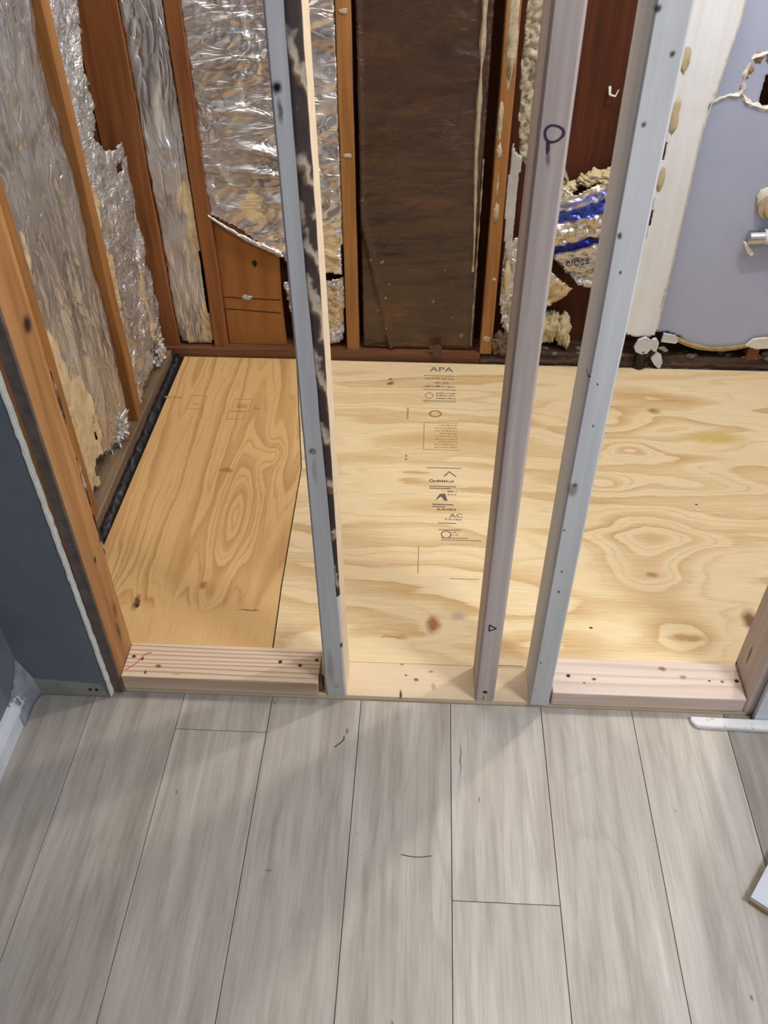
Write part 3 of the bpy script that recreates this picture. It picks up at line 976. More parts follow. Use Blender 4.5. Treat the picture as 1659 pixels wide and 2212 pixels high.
# ------------------------------------------------------------------ old framing of the alcove
def old_stud(x0, x1, y0, y1, z0, mat, label, group=None, wob=0.0015):
    bm = B()
    prev = None
    for i in range(41):
        z = z0 + (STUD_TOP - z0) * i / 40
        e = wob * noise.noise(Vector((x0 * 7, y0 * 5, z * 6)))
        c = 0.002
        P = [(x0 + c, y0), (x1 - c, y0), (x1, y0 + c), (x1, y1 - c), (x1 - c, y1), (x0 + c, y1), (x0, y1 - c), (x0, y0 + c)]
        rg = [bm.verts.new((p[0] + e, p[1] + e, z)) for p in P]
        if prev:
            for k in range(8):
                bm.faces.new((prev[k], prev[(k + 1) % 8], rg[(k + 1) % 8], rg[k]))
        else:
            bm.faces.new(rg[::-1])
        prev = rg
    bm.faces.new(prev)
    o = obj('old_wall_stud', bm, mat)
    return tag(o, label, 'stud', group)


PZ = 0.040
old_stud(-0.934, -0.845, 0.458, 0.496, PZ, M['old_z'], 'old brown stud on the left wall nearest the cut drywall', 'old wall studs of the alcove')
old_stud(-0.934, -0.845, 0.868, 0.908, PZ, M['old_z'], 'old brown stud on the left wall between two torn foil panels', 'old wall studs of the alcove')
cs = old_stud(-0.934, -0.822, 1.262, 1.300, PZ, M['old_red'], 'old corner stud where the left and back walls meet', 'old wall studs of the alcove')
old_stud(-0.712, -0.671, 1.262, 1.350, PZ, M['old_red'], 'dark brown back wall stud between the narrow foil strip and the plywood patch', 'old wall studs of the alcove')
s2 = old_stud(-0.307, -0.270, 1.262, 1.350, PZ, M['old_z'], 'honey brown back wall stud left of the dark plastic panel', 'old wall studs of the alcove')
s3 = old_stud(0.094, 0.129, 1.258, 1.350, PZ, M['old_z'], 'plaster-spattered brown stud right of the dark plastic panel', 'old wall studs of the alcove')
for i, (z0, z1, x, r) in enumerate([(0.80, 1.03, 0.113, 0.013), (0.66, 0.76, 0.100, 0.006), (0.62, 0.655, 0.104, 0.009), (0.45, 0.50, 0.108, 0.007), (0.275, 0.288, 0.118, 0.005), (0.08, 0.10, 0.11, 0.012), (0.52, 0.58, 0.106, 0.003)]):
    bm = B()
    lump(bm, (x, 1.2585, (z0 + z1) / 2), (r, 0.0028, (z1 - z0) / 2), 0.45, 3.5, 3, i * 2.3)
    obj('plaster_spatter', bm, M['plaster'], s3, smooth=True)
for i, z in enumerate((0.62, 0.955)):
    bm = B()
    lump(bm, (-0.288, 1.2615, z), (0.012, 0.0012, 0.006), 0.5, 3, 2, i)
    obj('plaster_spatter', bm, M['plaster'], s2, smooth=True)

lp = obj('left_wall_plate', board(-0.934, -0.842, 0.10, 1.2385, -0.005, PZ, 0.003), M['old_y'])
tag(lp, 'dusty floor plate under the left wall foil panels', 'lumber')
bp = obj('back_wall_plate', board(-0.934, 0.095, 1.2515, 1.349, -0.005, PZ, 0.003), M['old_x'])
tag(bp, 'brown floor plate along the back wall left of the dark panel corner', 'lumber')
# the right half of the back plate is split and tarry
bm = B()
prev = None
for i in range(90):
    x = 0.097 + (XR - 0.01 - 0.097) * i / 89
    h1 = 0.040 + 0.007 * noise.fractal(Vector((x * 9, 1, 0)), 0.6, 2, 4)
    h2 = 0.024 + 0.008 * noise.fractal(Vector((x * 12, 5, 0)), 0.6, 2, 4)
    d = 0.006 * noise.fractal(Vector((x * 20, 9, 3)), 0.6, 2, 3)
    P = [(1.349, -0.005), (1.349, h1), (1.275, h1 + d * 0.5), (1.262 + d, h1 - 0.004), (1.258, h2), (1.250 + d * 0.6, h2 - 0.006), (1.249, 0.004), (1.249, -0.005)]
    rg = [bm.verts.new((x, p[0], p[1])) for p in P]
    if prev:
        for k in range(8):
            bm.faces.new((prev[k], prev[(k + 1) % 8], rg[(k + 1) % 8], rg[k]))
    prev = rg
bp2 = obj('back_wall_plate', bm, M['dirty'])
tag(bp2, 'split dark tarry floor plate along the back wall under the pale drywall', 'lumber')


def tar_strip(pts, w0, label, h=0.016):
    bm = B()
    prev = None
    (a, b) = Vector(pts[0]), Vector(pts[1])
    d = (b - a)
    nrm = Vector((-d.y, d.x)).normalized()
    k = int(d.length / 0.008)
    for i in range(k + 1):
        p = a + d * i / k
        rg = []
        for j in range(6):
            t = j / 5
            hh = 0.001 + h * math.sin(math.pi * (0.12 + 0.76 * t)) * (0.75 + 0.5 * noise.noise(Vector((p.x * 60, p.y * 60, t * 3))))
            q = p + nrm * w0 * (t - 0.5) * (1 + 0.18 * noise.noise(Vector((p.x * 40, p.y * 40, 8))))
            rg.append(bm.verts.new((q.x, q.y, max(0.0, hh))))
        base = [bm.verts.new((rg[5].co.x, rg[5].co.y, -0.004)), bm.verts.new((rg[0].co.x, rg[0].co.y, -0.004))]
        rg += base
        if prev:
            for j in range(8):
                bm.faces.new((prev[j], prev[(j + 1) % 8], rg[(j + 1) % 8], rg[j]))
        else:
            bm.faces.new(rg[::-1])
        prev = rg
    bm.faces.new(prev)
    return tag(obj('tar_strip', bm, M['tar'], smooth=True), label, 'tar', 'tar strips round the plywood')


tar_strip([(-0.8295, 0.10), (-0.8275, 1.246)], 0.026, 'black tarry strip between the left wall plate and the orange plywood', 0.026)
tar_strip([(-0.80, 1.2485), (0.09, 1.2475)], 0.005, 'thin black tar line along the back plate behind the plywood, left part', 0.012)
tar_strip([(0.10, 1.2462), (XR - 0.02, 1.2455)], 0.009, 'ragged black tar line along the split back plate at right', 0.015)


# ------------------------------------------------------------------ foil-faced insulation
def sheet(name, plane, d, poly, step, disp, mat, label, cat='insulation', solid=0.003, zmax=1.1, holes=(), parent=None, group=None):
    """grid clipped to an outline. plane 'X': (y,z) at x=d facing +x; 'Y': (x,z) at y=d facing -y; disp(a,z)->towards viewer"""
    a0, a1 = min(p[0] for p in poly), max(p[0] for p in poly)
    z0, z1 = min(p[1] for p in poly), max(p[1] for p in poly)
    na = max(2, round((a1 - a0) / step))
    zr = []
    z = z0
    while z < z1 - 1e-6:
        zr.append(z)
        z += step if z < zmax else step * 6
    zr.append(z1)
    bm = B()
    V = {}

    def vert(i, k):
        if (i, k) not in V:
            a = a0 + (a1 - a0) * i / na
            jx = 0.35 * step * noise.noise(Vector((a * 130, zr[k] * 130, 1)))
            jz = 0.35 * step * noise.noise(Vector((a * 130, zr[k] * 130, 7)))
            h = disp(a, zr[k])
            V[(i, k)] = bm.verts.new((d + h, a + jx, zr[k] + jz) if plane == 'X' else (a + jx, d - h, zr[k] + jz))
        return V[(i, k)]
    for k in range(len(zr) - 1):
        for i in range(na):
            c = (a0 + (a1 - a0) * (i + .5) / na, (zr[k] + zr[k + 1]) / 2)
            if inside(c, poly) and not any(inside(c, h) for h in holes):
                q = [vert(i, k), vert(i + 1, k), vert(i + 1, k + 1), vert(i, k + 1)]
                bm.faces.new(q if plane == 'Y' else q)
    o = obj(name, bm, mat, parent, smooth=True, solid=solid)
    if parent is None:
        tag(o, label, cat, group or ('foil insulation panels' if name == 'foil_insulation' else None))
    return o


def ridge(v):
    return 1 - abs(noise.noise(v)) * 2


def crinkle(seed, fa, fz, amp, fine=0.35):
    def f(a, z):
        p = Vector((a * fa, z * fz, seed))
        w1 = noise.noise(p * 0.6 + Vector((3, 1, 2)))
        q = p + Vector((w1, w1 * 0.7, 0)) * 0.9
        return amp * (0.55 * noise.noise(q) + 0.45 * (ridge(q * 1.7) - 0.6) + fine * (ridge(q * 4.1 + Vector((5, 2, 0))) - 0.6) + fine * 0.5 * noise.noise(q * 9))
    return f


TOPZ = 2.3
f0 = crinkle(1.0, 17, 2.6, 0.018, 0.26)
LF1 = [(0.500, TOPZ), (0.500, 0.80), (0.505, 0.45), (0.520, 0.10), (0.53, 0.062), (0.560, 0.064), (0.585, 0.045), (0.592, 0.060), (0.580, 0.10), (0.60, 0.118), (0.64, 0.100), (0.685, 0.078), (0.72, 0.070), (0.758, 0.052), (0.800, 0.050), (0.845, 0.060), (0.850, 0.20), (0.862, 0.27), (0.866, 0.50), (0.866, TOPZ)]
foil_a = sheet('foil_insulation', 'X', -0.866, LF1, 0.006, f0, M['foil_left'], 'wide dusty foil panel on the left wall, peeled to tan paper along one side',
      holes=[[(0.640, 0.195), (0.652, 0.188), (0.650, 0.215), (0.642, 0.212)], [(0.636, 0.150), (0.645, 0.140), (0.642, 0.175)], [(0.80, 0.66), (0.810, 0.655), (0.808, 0.668), (0.80, 0.668)]])
f1 = crinkle(5.0, 22, 11, 0.014, 0.36)
LF2 = [(0.912, TOPZ), (0.912, 0.90), (0.915, 0.055), (0.945, 0.045), (1.02, 0.06), (1.10, 0.066), (1.17, 0.050), (1.235, 0.048), (1.25, 0.10), (1.245, 0.30), (1.22, 0.46), (1.235, 0.56), (1.225, 0.66), (1.15, 0.665), (1.08, 0.69), (1.035, 0.73), (1.065, 0.765), (1.085, 0.84), (1.055, 0.87), (1.085, 0.95), (1.105, 1.01), (1.13, 1.15), (1.11, TOPZ)]
foil_b = sheet('foil_insulation', 'X', -0.862, LF2, 0.006, f1, M['foil_torn'], 'crumpled shiny foil panel on the left wall by the corner, torn open above',
      holes=[[(1.14, 0.60), (1.19, 0.605), (1.195, 0.625), (1.15, 0.625)], [(1.185, 0.46), (1.205, 0.47), (1.20, 0.495)]])
# crumpled foil wad at the foot of that panel
bm = B()
lump(bm, (-0.870, 1.17, 0.082), (0.022, 0.05, 0.045), 0.75, 4.5, 5, 8.8)
obj('crumpled_fold', bm, M['foil_torn'], foil_b)
bm = B()
lump(bm, (-0.885, 0.78, 0.075), (0.028, 0.05, 0.05), 0.8, 4.0, 5, 2.2)
obj('crumpled_fold', bm, M['foil_torn'], foil_a)
f2 = crinkle(9.0, 13, 4.0, 0.012, 0.28)
BF1 = [(-0.820, TOPZ), (-0.818, 0.60), (-0.819, 0.10), (-0.816, 0.056), (-0.785, 0.046), (-0.755, 0.046), (-0.720, 0.048), (-0.716, 0.10), (-0.722, 0.20), (-0.717, 0.45), (-0.716, TOPZ)]
sheet('foil_insulation', 'Y', 1.272, BF1, 0.006, f2, M['foil_strip'], 'narrow smooth foil strip on the back wall beside the corner stud')


def back_folds(a, z):
    g = 0.0
    for (zc, hw, amp, x0, x1, sl) in [(0.575, 0.009, 0.022, -0.60, -0.38, -0.14), (0.640, 0.011, 0.026, -0.58, -0.36, -0.30), (0.715, 0.006, 0.010, -0.66, -0.36, -0.02), (0.83, 0.007, 0.011, -0.62, -0.40, 0.06), (0.93, 0.006, 0.010, -0.60, -0.44, -0.05), (0.48, 0.012, 0.012, -0.52, -0.36, 0.1)]:
        t = max(0.0, min(1.0, (a - x0) / (x1 - x0)))
        e = math.sin(math.pi * t) ** 0.6 if 0 < t < 1 else 0
        zz = zc + sl * (a - x0) + 0.012 * math.sin((a - x0) * 16)
        g += amp * e * math.exp(-((z - zz) / hw) ** 2)
    return g + f3(a, z)


f3 = crinkle(14.0, 9, 12, 0.012, 0.30)
BF2 = [(-0.672, TOPZ), (-0.672, 0.455), (-0.64, 0.438), (-0.60, 0.420), (-0.568, 0.396), (-0.53, 0.372), (-0.492, 0.350), (-0.47, 0.320), (-0.45, 0.31), (-0.40, 0.298), (-0.35, 0.288), (-0.313, 0.284), (-0.308, 0.50), (-0.310, TOPZ)]
sheet('foil_insulation', 'Y', 1.268, BF2, 0.006, back_folds, M['foil_back'], 'wide shiny wrinkled foil panel on the back wall behind the leftmost white stud')
f4 = crinkle(21.0, 20, 20, 0.014, 0.5)
BF3 = [(-0.486, 0.252), (-0.478, 0.19), (-0.468, 0.12), (-0.448, 0.062), (-0.40, 0.060), (-0.36, 0.052), (-0.322, 0.062), (-0.314, 0.12), (-0.310, 0.270), (-0.36, 0.262), (-0.42, 0.248)]
sheet('foil_insulation', 'Y', 1.276, BF3, 0.005, f4, M['foil_scrap'], 'short torn foil scrap low on the back wall right of the plywood patch', 'foil scrap')
# rolled torn lip hanging along the slanted edge of the wide panel
bm = B()
prev = None
for i in range(60):
    t = i / 59
    c = Vector((-0.676 + 0.196 * t, 1.262, 0.452 - 0.107 * t - 0.010 * math.sin(math.pi * t)))
    rg = []
    for j in range(8):
        a = 2 * math.pi * j / 8
        r = 0.004 + 0.010 * t * (0.6 + 0.6 * noise.noise(Vector((t * 9, j, 2)))) + 0.003 * noise.noise(Vector((t * 40, j * 2, 5)))
        rg.append(bm.verts.new(c + Vector((0.2 * r * math.cos(a), 0.6 * r * math.cos(a), r * math.sin(a)))))
    if prev:
        for j in range(8):
            bm.faces.new((prev[j], prev[(j + 1) % 8], rg[(j + 1) % 8], rg[j]))
    prev = rg
obj('torn_lip', bm, M['foil'], [o for o in COL.objects if o.get('label', '').startswith('wide shiny wrinkled')][0], smooth=True)

# plywood patch low between the studs
bm = B()
prism(bm, [(-0.669, 0.042), (-0.494, 0.042), (-0.497, 0.20), (-0.492, 0.40), (-0.669, 0.50)], 'Y', 1.281, 1.293)
pp = obj('plywood_patch', bm, M['ply_patch'])
tag(pp, 'brown plywood patch with two cracks low on the back wall', 'plywood')
for (z0, sl) in [(0.198, -0.006), (0.160, -0.010)]:
    bm = B()
    for i in range(12):
        x = -0.667 + 0.0138 * i
        zc = z0 + sl * i / 11 + 0.0012 * noise.noise(Vector((x * 90, z0 * 50, 2)))
        box(bm, x, x + 0.0142, 1.2803, 1.2812, zc - 0.0016, zc + 0.0010 + 0.0008 * noise.noise(Vector((x * 50, 1, 1))))
    obj('crack', bm, M['dark_void'], pp)
bm = B()
lump(bm, (-0.566, 1.281, 0.306), (0.007, 0.0008, 0.009), 0.5, 2.5, 3, 3)
obj('knot_hole', bm, M['dark_void'], pp)
bm = B()
lump(bm, (-0.600, 1.280, 0.199), (0.013, 0.003, 0.007), 0.6, 4, 3, 6)
obj('foil_speck', bm, M['foil'], pp)

# dark plastic-covered panel in the middle bay
f5 = crinkle(31.0, 3.5, 16, 0.0045, 0.3)


def brown_disp(a, z):
    k = 1.0 + 1.6 * max(0, min(1, (a + 0.06) / 0.10)) * max(0, min(1, (z - 0.5) / 0.3))
    r = f5(a, z) * k
    r += 0.012 * math.exp(-(((a + 0.255 - 0.20 * max(0, 0.45 - z)) / 0.006) ** 2)) * (1 if z < 0.5 else 0.3)
    return r


BP = [(-0.258, TOPZ), (-0.256, 0.042), (0.072, 0.042), (0.066, 0.55), (0.064, 1.0), (0.064, TOPZ)]
dp = sheet('plastic_covered_panel', 'Y', 1.276, BP, 0.006, brown_disp, M['sheeting'], 'dark brown panel under clear plastic in the middle bay of the back wall', 'panel')
# edge of dried plaster running up the panel's right side
bm = B()
prev = None
z = 0.30
while z < 1.5:
    wd = 0.010 * (0.55 + 0.6 * noise.noise(Vector((4, 1, z * 14)))) if z > 0.5 else 0.006 * (0.5 + 0.7 * noise.noise(Vector((4, 1, z * 22))))
    wd = max(0.0012, wd)
    xc = 0.046 + 0.010 * max(0.0, min(1.0, (0.62 - z) / 0.25)) - 0.004 * (z - 0.6)
    rg = [bm.verts.new(p) for p in ((xc - wd, 1.276, z), (xc - wd * 0.4, 1.266, z), (xc + wd * 0.5, 1.265, z), (xc + wd, 1.276, z))]
    if prev:
        for j in range(3):
            bm.faces.new((prev[j], prev[j + 1], rg[j + 1], rg[j]))
    prev = rg
    z += 0.008
o = obj('plaster_smear', bm, M['plaster'], dp, solid=0.001)
o['label'] = 'pale ridge of dried plaster'
bm = B()
prev = None
z = 0.06
while z < 0.62:
    wd = max(0.0008, 0.0035 * (0.5 + 0.9 * noise.noise(Vector((9, 1, z * 30)))))
    rg = [bm.verts.new(p) for p in ((0.066 - wd, 1.276, z), (0.066, 1.267, z), (0.066 + wd, 1.276, z))]
    if prev:
        for j in range(2):
            bm.faces.new((prev[j], prev[j + 1], rg[j + 1], rg[j]))
    prev = rg
    z += 0.008
obj('plaster_smear', bm, M['plaster'], dp, solid=0.001)

# ------------------------------------------------------------------ right bay: rubble, wrapper, foam
fr = crinkle(41.0, 24, 16, 0.016, 0.6)
sheet('torn_drywall_edge', 'Y', 1.266, [(0.144, TOPZ), (0.142, 0.82), (0.150, 0.70), (0.160, 0.62), (0.178, 0.60), (0.185, 0.66), (0.178, 0.75), (0.188, 0.84), (0.180, 0.92), (0.190, 1.05), (0.186, TOPZ)], 0.005, fr, plain('crumbling_plaster', srgb(188, 178, 152), 0.9, 0.5, 40, bump=0.8), 'crumbling yellowish plaster edge left of the middle stud high on the back wall', 'plaster', solid=0.006)
fs = crinkle(44.0, 8, 10, 0.004, 0.3)
sheet('drywall_sliver', 'Y', 1.260, [(0.136, 0.66), (0.132, 0.50), (0.137, 0.40), (0.148, 0.345), (0.158, 0.37), (0.160, 0.48), (0.160, 0.56), (0.163, 0.625), (0.146, 0.635)], 0.004, fs, plain('grey_paper_face', srgb(186, 184, 180), 0.7, 0.15, 30), 'long grey drywall sliver left of the middle stud', 'drywall', solid=0.010)
fk = crinkle(47.0, 20, 12, 0.016, 0.5)
sheet('foil_insulation', 'Y', 1.272, [(0.140, 0.38), (0.142, 0.20), (0.155, 0.12), (0.178, 0.085), (0.21, 0.11), (0.24, 0.17), (0.275, 0.195), (0.31, 0.215), (0.345, 0.246), (0.325, 0.262), (0.295, 0.285), (0.27, 0.315), (0.245, 0.38), (0.20, 0.42)], 0.005, fk, M['kraft_foil'], 'tan-backed torn foil flap behind the middle stud low on the back wall', 'foil scrap')
bm = B()
lump(bm, (0.154, 1.262, 0.29), (0.010, 0.006, 0.05), 0.3, 2, 3, 3.3)
tag(obj('plaster_chip', bm, M['foam'], smooth=True), 'tan plaster chip wedged left of the middle stud', 'plaster')
bm = B()
lump(bm, (0.158, 1.264, 0.072), (0.032, 0.012, 0.034), 0.6, 3.5, 4, 6.1)
tag(obj('rubble', bm, plain('brown_rubble', srgb(116, 96, 78), 0.9, 0.45, 50, bump=0.7)), 'brown rubble heaped at the foot of the plaster-spattered stud', 'rubble')


def wrap_disp(a, z):
    t = (a - 0.28) / 0.24
    k = math.sin(math.pi * max(0.0, min(1.0, (z - 0.27) / 0.28)))
    return 0.028 * k + fw(a, z)


fw = crinkle(53.0, 12, 26, 0.016, 0.5)
wp = sheet('insulation_wrapper', 'Y', 1.300, [(0.262, 0.520), (0.290, 0.532), (0.32, 0.515), (0.36, 0.535), (0.42, 0.555), (0.47, 0.55), (0.47, 0.24), (0.415, 0.236), (0.370, 0.246), (0.345, 0.268), (0.320, 0.292), (0.300, 0.315), (0.283, 0.340), (0.268, 0.39), (0.264, 0.44)], 0.005, wrap_disp, M['wrapper'], 'crumpled silver wrapper with blue stripes stuffed between the two right studs', 'wrapper', solid=0.005)
# printed word on the wrapper, bent over its folds
c = bpy.data.curves.new('t', 'FONT')
c.body = 'closs'
c.size = 0.036
c.extrude = 0.0004
t = bpy.data.objects.new('t', c)
me = bpy.data.meshes.new_from_object(t)
bpy.data.objects.remove(t)
bm = B()
bm.from_mesh(me)
bmesh.ops.triangulate(bm, faces=bm.faces[:])
bmesh.ops.subdivide_edges(bm, edges=bm.edges[:], cuts=1)
for v in bm.verts:
    x = 0.316 + v.co.x * 0.92
    z = 0.312 + v.co.y * 0.85 + (v.co.x) * 0.22
    v.co = Vector((x, 1.300 - wrap_disp(x, z) - 0.0042 - v.co.z, z))
obj('wrapper_lettering', bm, plain('grey_print', srgb(74, 74, 88), 0.5, 0.2, 200), wp)
bm = B()
for i, (x, z, r) in enumerate([(0.30, 0.525, 0.026), (0.345, 0.545, 0.022), (0.37, 0.552, 0.028), (0.405, 0.556, 0.03)]):
    lump(bm, (x, 1.318, z), (r, 0.022, r * 0.6), 0.5, 2, 4, i * 3)
obj('foam_stuffing', bm, M['foam'], wp, smooth=True)
bm = B()
for i, (x, z, rx, rz) in enumerate([(0.272, 0.110, 0.026, 0.050), (0.305, 0.115, 0.022, 0.045), (0.338, 0.105, 0.020, 0.048), (0.265, 0.075, 0.02, 0.022), (0.352, 0.070, 0.010, 0.022)]):
    lump(bm, (x, 1.296 + 0.006 * (i % 2), z), (rx, 0.022, rz), 0.45, 2.8, 4, i * 1.9 + 0.4)
tag(obj('foam_chunk', bm, M['foam'], smooth=True), 'yellow spray foam chunk on the back plate between the two right studs', 'foam')
bm = B()
prism(bm, [(0.271, 0.585), (0.276, 0.59), (0.286, 0.575), (0.297, 0.552), (0.292, 0.550), (0.280, 0.565)], 'Y', 1.300, 1.312)
tag(obj('paper_shred', bm, M['plaster']), 'pale paper shred right of the middle stud above the striped wrapper', 'scrap')
bm = B()
tube(bm, (0.376, 1.349, 0.77), (0.376, 1.335, 0.755), 0.004, 0.003, 8)
tube(bm, (0.376, 1.335, 0.755), (0.390, 1.332, 0.752), 0.003, 0.002, 8)
tube(bm, (0.390, 1.332, 0.752), (0.396, 1.332, 0.768), 0.002, 0.0015, 8)
tag(obj('bent_nail', bm, M['gypsum']), 'small pale hooked nail on the dark red sheathing between the right studs', 'nail')

# ------------------------------------------------------------------ pale drywall at right
ft = crinkle(61.0, 5, 3, 0.0035, 0.2)
TR = [(0.5, 2.3), (0.502, 1.0), (0.498, 0.9), (0.518, 0.86), (0.512, 0.78), (0.516, 0.7), (0.526, 0.63), (0.51, 0.6), (0.516, 0.52), (0.524, 0.47), (0.514, 0.4), (0.508, 0.3), (0.502, 0.2), (0.51, 0.122), (0.54, 0.112), (0.585, 0.113), (0.6, 0.118), (0.604, 0.16), (0.6, 0.24), (0.606, 0.33), (0.602, 0.47), (0.606, 0.6), (0.602, 0.74), (0.616, 0.8), (0.624, 0.88), (0.634, 0.95), (0.632, 1.0), (0.64, 2.3)]
tr = sheet('joint_compound_strip', 'Y', 1.256, TR, 0.005, ft, wood('white_joint_compound', srgb(240, 245, 250), srgb(224, 229, 233), 'Z', 34, 0.6), 'tall white torn joint strip left of the pale drywall at right', 'drywall', solid=0.008)
bm = B()
prev = None
z = 0.14
while z < 1.4:
    r = 0.0028 + 0.002 * noise.noise(Vector((2, 2, z * 50)))
    x = 0.603 + 0.03 * max(0, (z - 0.70) / 0.25 if z < 0.95 else 1)
    rg = [bm.verts.new((x - r, 1.2535, z)), bm.verts.new((x, 1.2475 - r * 0.4, z)), bm.verts.new((x + r, 1.2535, z))]
    if prev:
        for j in range(3):
            bm.faces.new((prev[j], prev[(j + 1) % 3], rg[(j + 1) % 3], rg[j]))
    prev = rg
    z += 0.006
obj('torn_paper_edge', bm, M['gypsum'], tr)
for i, (x, z, rz) in enumerate([(0.528, 0.73, 0.045), (0.524, 0.575, 0.03), (0.526, 0.86, 0.03)]):
    bm = B()
    lump(bm, (x, 1.2520, z), (0.010, 0.004, rz), 0.3, 2.5, 3, i + 7)
    obj('tan_paper_tear', bm, plain('tan_paper', srgb(196, 184, 150), 0.85, 0.2, 40), tr, smooth=True)

fd = lambda a, z: 0.0015 * noise.noise(Vector((a * 5, z * 5, 3)))
DW = [(0.600, TOPZ), (0.600, 0.125), (0.625, 0.122), (0.655, 0.116), (0.682, 0.105), (0.70, 0.085), (0.74, 0.074), (0.80, 0.068), (0.84, 0.070), (0.868, 0.080), (0.885, 0.098), (0.92, 0.104), (1.0, 0.10), (XR - 0.01, 0.10), (XR - 0.01, TOPZ)]
hole_big = [(0.724, 0.752), (0.760, 0.750), (0.80, 0.75), (0.80, 0.85), (0.735, 0.848), (0.728, 0.82)]
hole_pipe = [(0.800, 0.412), (0.915, 0.420), (0.915, 0.400), (0.812, 0.396)]
dw = sheet('drywall_sheet', 'Y', 1.272, DW, 0.006, fd, M['paint_pale'], 'pale blue-grey drywall with broken holes at the right of the back wall', 'drywall', solid=0.0125, holes=[hole_big, hole_pipe])
# torn white paper round the damaged patch
path = [(0.612, 0.758), (0.635, 0.772), (0.652, 0.778), (0.675, 0.776), (0.682, 0.79), (0.678, 0.83), (0.685, 0.86), (0.715, 0.872), (0.76, 0.872)]
path2 = [(0.680, 0.785), (0.695, 0.762), (0.715, 0.755), (0.745, 0.748), (0.79, 0.748)]
for pi, (pth, rad) in enumerate(((path, 0.005), (path2, 0.0065))):
    bm = B()
    prev = None
    for si, (a, b) in enumerate(zip(pth[:-1], pth[1:])):
        dd = Vector((b[0] - a[0], b[1] - a[1]))
        nn = Vector((-dd.y, dd.x)).normalized()
        for i in range(12):
            t = i / 12
            c = Vector(a) + dd * t
            q = Vector((c.x * 70, c.y * 70, pi * 4.0))
            w1 = rad * (0.9 + 1.6 * noise.noise(q))
            w2 = rad * (0.8 + 1.6 * noise.noise(q + Vector((9, 9, 9))))
            rg = [bm.verts.new((c.x + nn.x * w1, 1.2650, c.y + nn.y * w1)), bm.verts.new((c.x, 1.2605 - 0.004 * abs(noise.noise(q * 0.6)), c.y)), bm.verts.new((c.x - nn.x * w2, 1.2650, c.y - nn.y * w2))]
            if prev:
                for k in range(3):
                    bm.faces.new((prev[k], prev[(k + 1) % 3], rg[(k + 1) % 3], rg[k]))
            prev = rg
    obj('torn_white_paper', bm, M['gypsum'], dw)
bm = B()
for i, (x, z, r) in enumerate([(0.688, 0.835, 0.008), (0.682, 0.82, 0.005), (0.680, 0.795, 0.007), (0.70, 0.862, 0.011), (0.73, 0.862, 0.012)]):
    lump(bm, (x, 1.2650, z), (r, 0.002, r), 0.5, 2, 3, i * 5.5)
obj('tan_core_patches', bm, plain('tan_core', srgb(166, 134, 92), 0.85, 0.3, 60), dw, smooth=True)
bm = B()
prev = None
for i in range(50):
    x = 0.665 + 0.25 * i / 49
    z = 0.074 + 0.03 * abs((x - 0.79) / 0.12) ** 2.2 if abs(x - 0.79) < 0.13 else 0.105
    h = 0.007 + 0.004 * noise.noise(Vector((x * 40, 2, 2)))
    rg = [bm.verts.new(p) for p in ((x, 1.2600, z + h), (x, 1.2575, z), (x, 1.262, z - 0.008 - 0.4 * h), (x, 1.272, z - 0.004))]
    if prev:
        for j in range(4):
            bm.faces.new((prev[j], prev[(j + 1) % 4], rg[(j + 1) % 4], rg[j]))
    prev = rg
o = obj('broken_tan_bottom_edge', bm, plain('tan_broken_edge', srgb(184, 160, 118), 0.85, 0.3, 60), dw)
# pipe stub and valve body in their holes
v = thing('shower_valve', (0.826, 1.30, 0.47), 'worn round valve body in the broken drywall at the right edge', 'valve')
bm = B()
tube(bm, (0.828, 1.265, 0.508), (0.828, 1.250, 0.508), 0.036, 0.036, 28)
obj('valve_body', bm, M['plaster'], v, smooth=False)
bm = B()
tube(bm, (0.832, 1.250, 0.503), (0.832, 1.236, 0.503), 0.026, 0.024, 24)
obj('valve_cap', bm, plain('tan_valve_plastic', srgb(190, 172, 140), 0.5, 0.2, 30), v)
bm = B()
lump(bm, (0.800, 1.258, 0.530), (0.016, 0.006, 0.022), 0.3, 2, 3, 1)
obj('plaster_collar', bm, M['gypsum'], v, smooth=True)
p = thing('pipe_stub', (0.84, 1.27, 0.42), 'grey metal pipe stub poking through the drywall below the round valve', 'pipe')
bm = B()
tube(bm, (0.788, 1.245, 0.424), (0.90, 1.244, 0.432), 0.019, 0.019, 22)
obj('pipe', bm, M['chrome'], p)
bm = B()
tube(bm, (0.826, 1.2445, 0.4274), (0.842, 1.2442, 0.4286), 0.0205, 0.0205, 22)
obj('white_collar', bm, M['white_trim'], p)
bm = B()
prism(bm, [(0.776, 0.412), (0.786, 0.409), (0.812, 0.380), (0.806, 0.374), (0.794, 0.382)], 'Y', 1.240, 1.252)
obj('torn_flange', bm, M['gypsum'], p)

# drain stub, chips and stud stump in the gap under the drywall
d = thing('drain_stub', (0.571, 1.262, 0.004), 'short black capped pipe in the gap under the white torn strip', 'pipe')
bm = B()
tube(bm, (0.569, 1.247, 0.004), (0.571, 1.254, 0.060), 0.016, 0.016, 20)
obj('pipe', bm, M['black'], d)
bm = B()
tube(bm, (0.5695, 1.248, 0.012), (0.570, 1.249, 0.018), 0.0185, 0.0185, 20)
obj('collar', bm, M['black'], d)
bm = B()
tube(bm, (0.572, 1.247, 0.058), (0.573, 1.247, 0.072), 0.010, 0.012, 16)
obj('rusty_nipple', bm, M['copper'], d)


def chip(pts, y0, y1, label, mat='gypsum'):
    bm = B()
    prism(bm, pts, 'Y', y0, y1)
    for v in bm.verts:
        v.co.y += 0.004 * noise.noise(v.co * 60)
    o = obj('drywall_chip', bm, M[mat])
    return tag(o, label, 'drywall', 'loose drywall chips along the back plate')


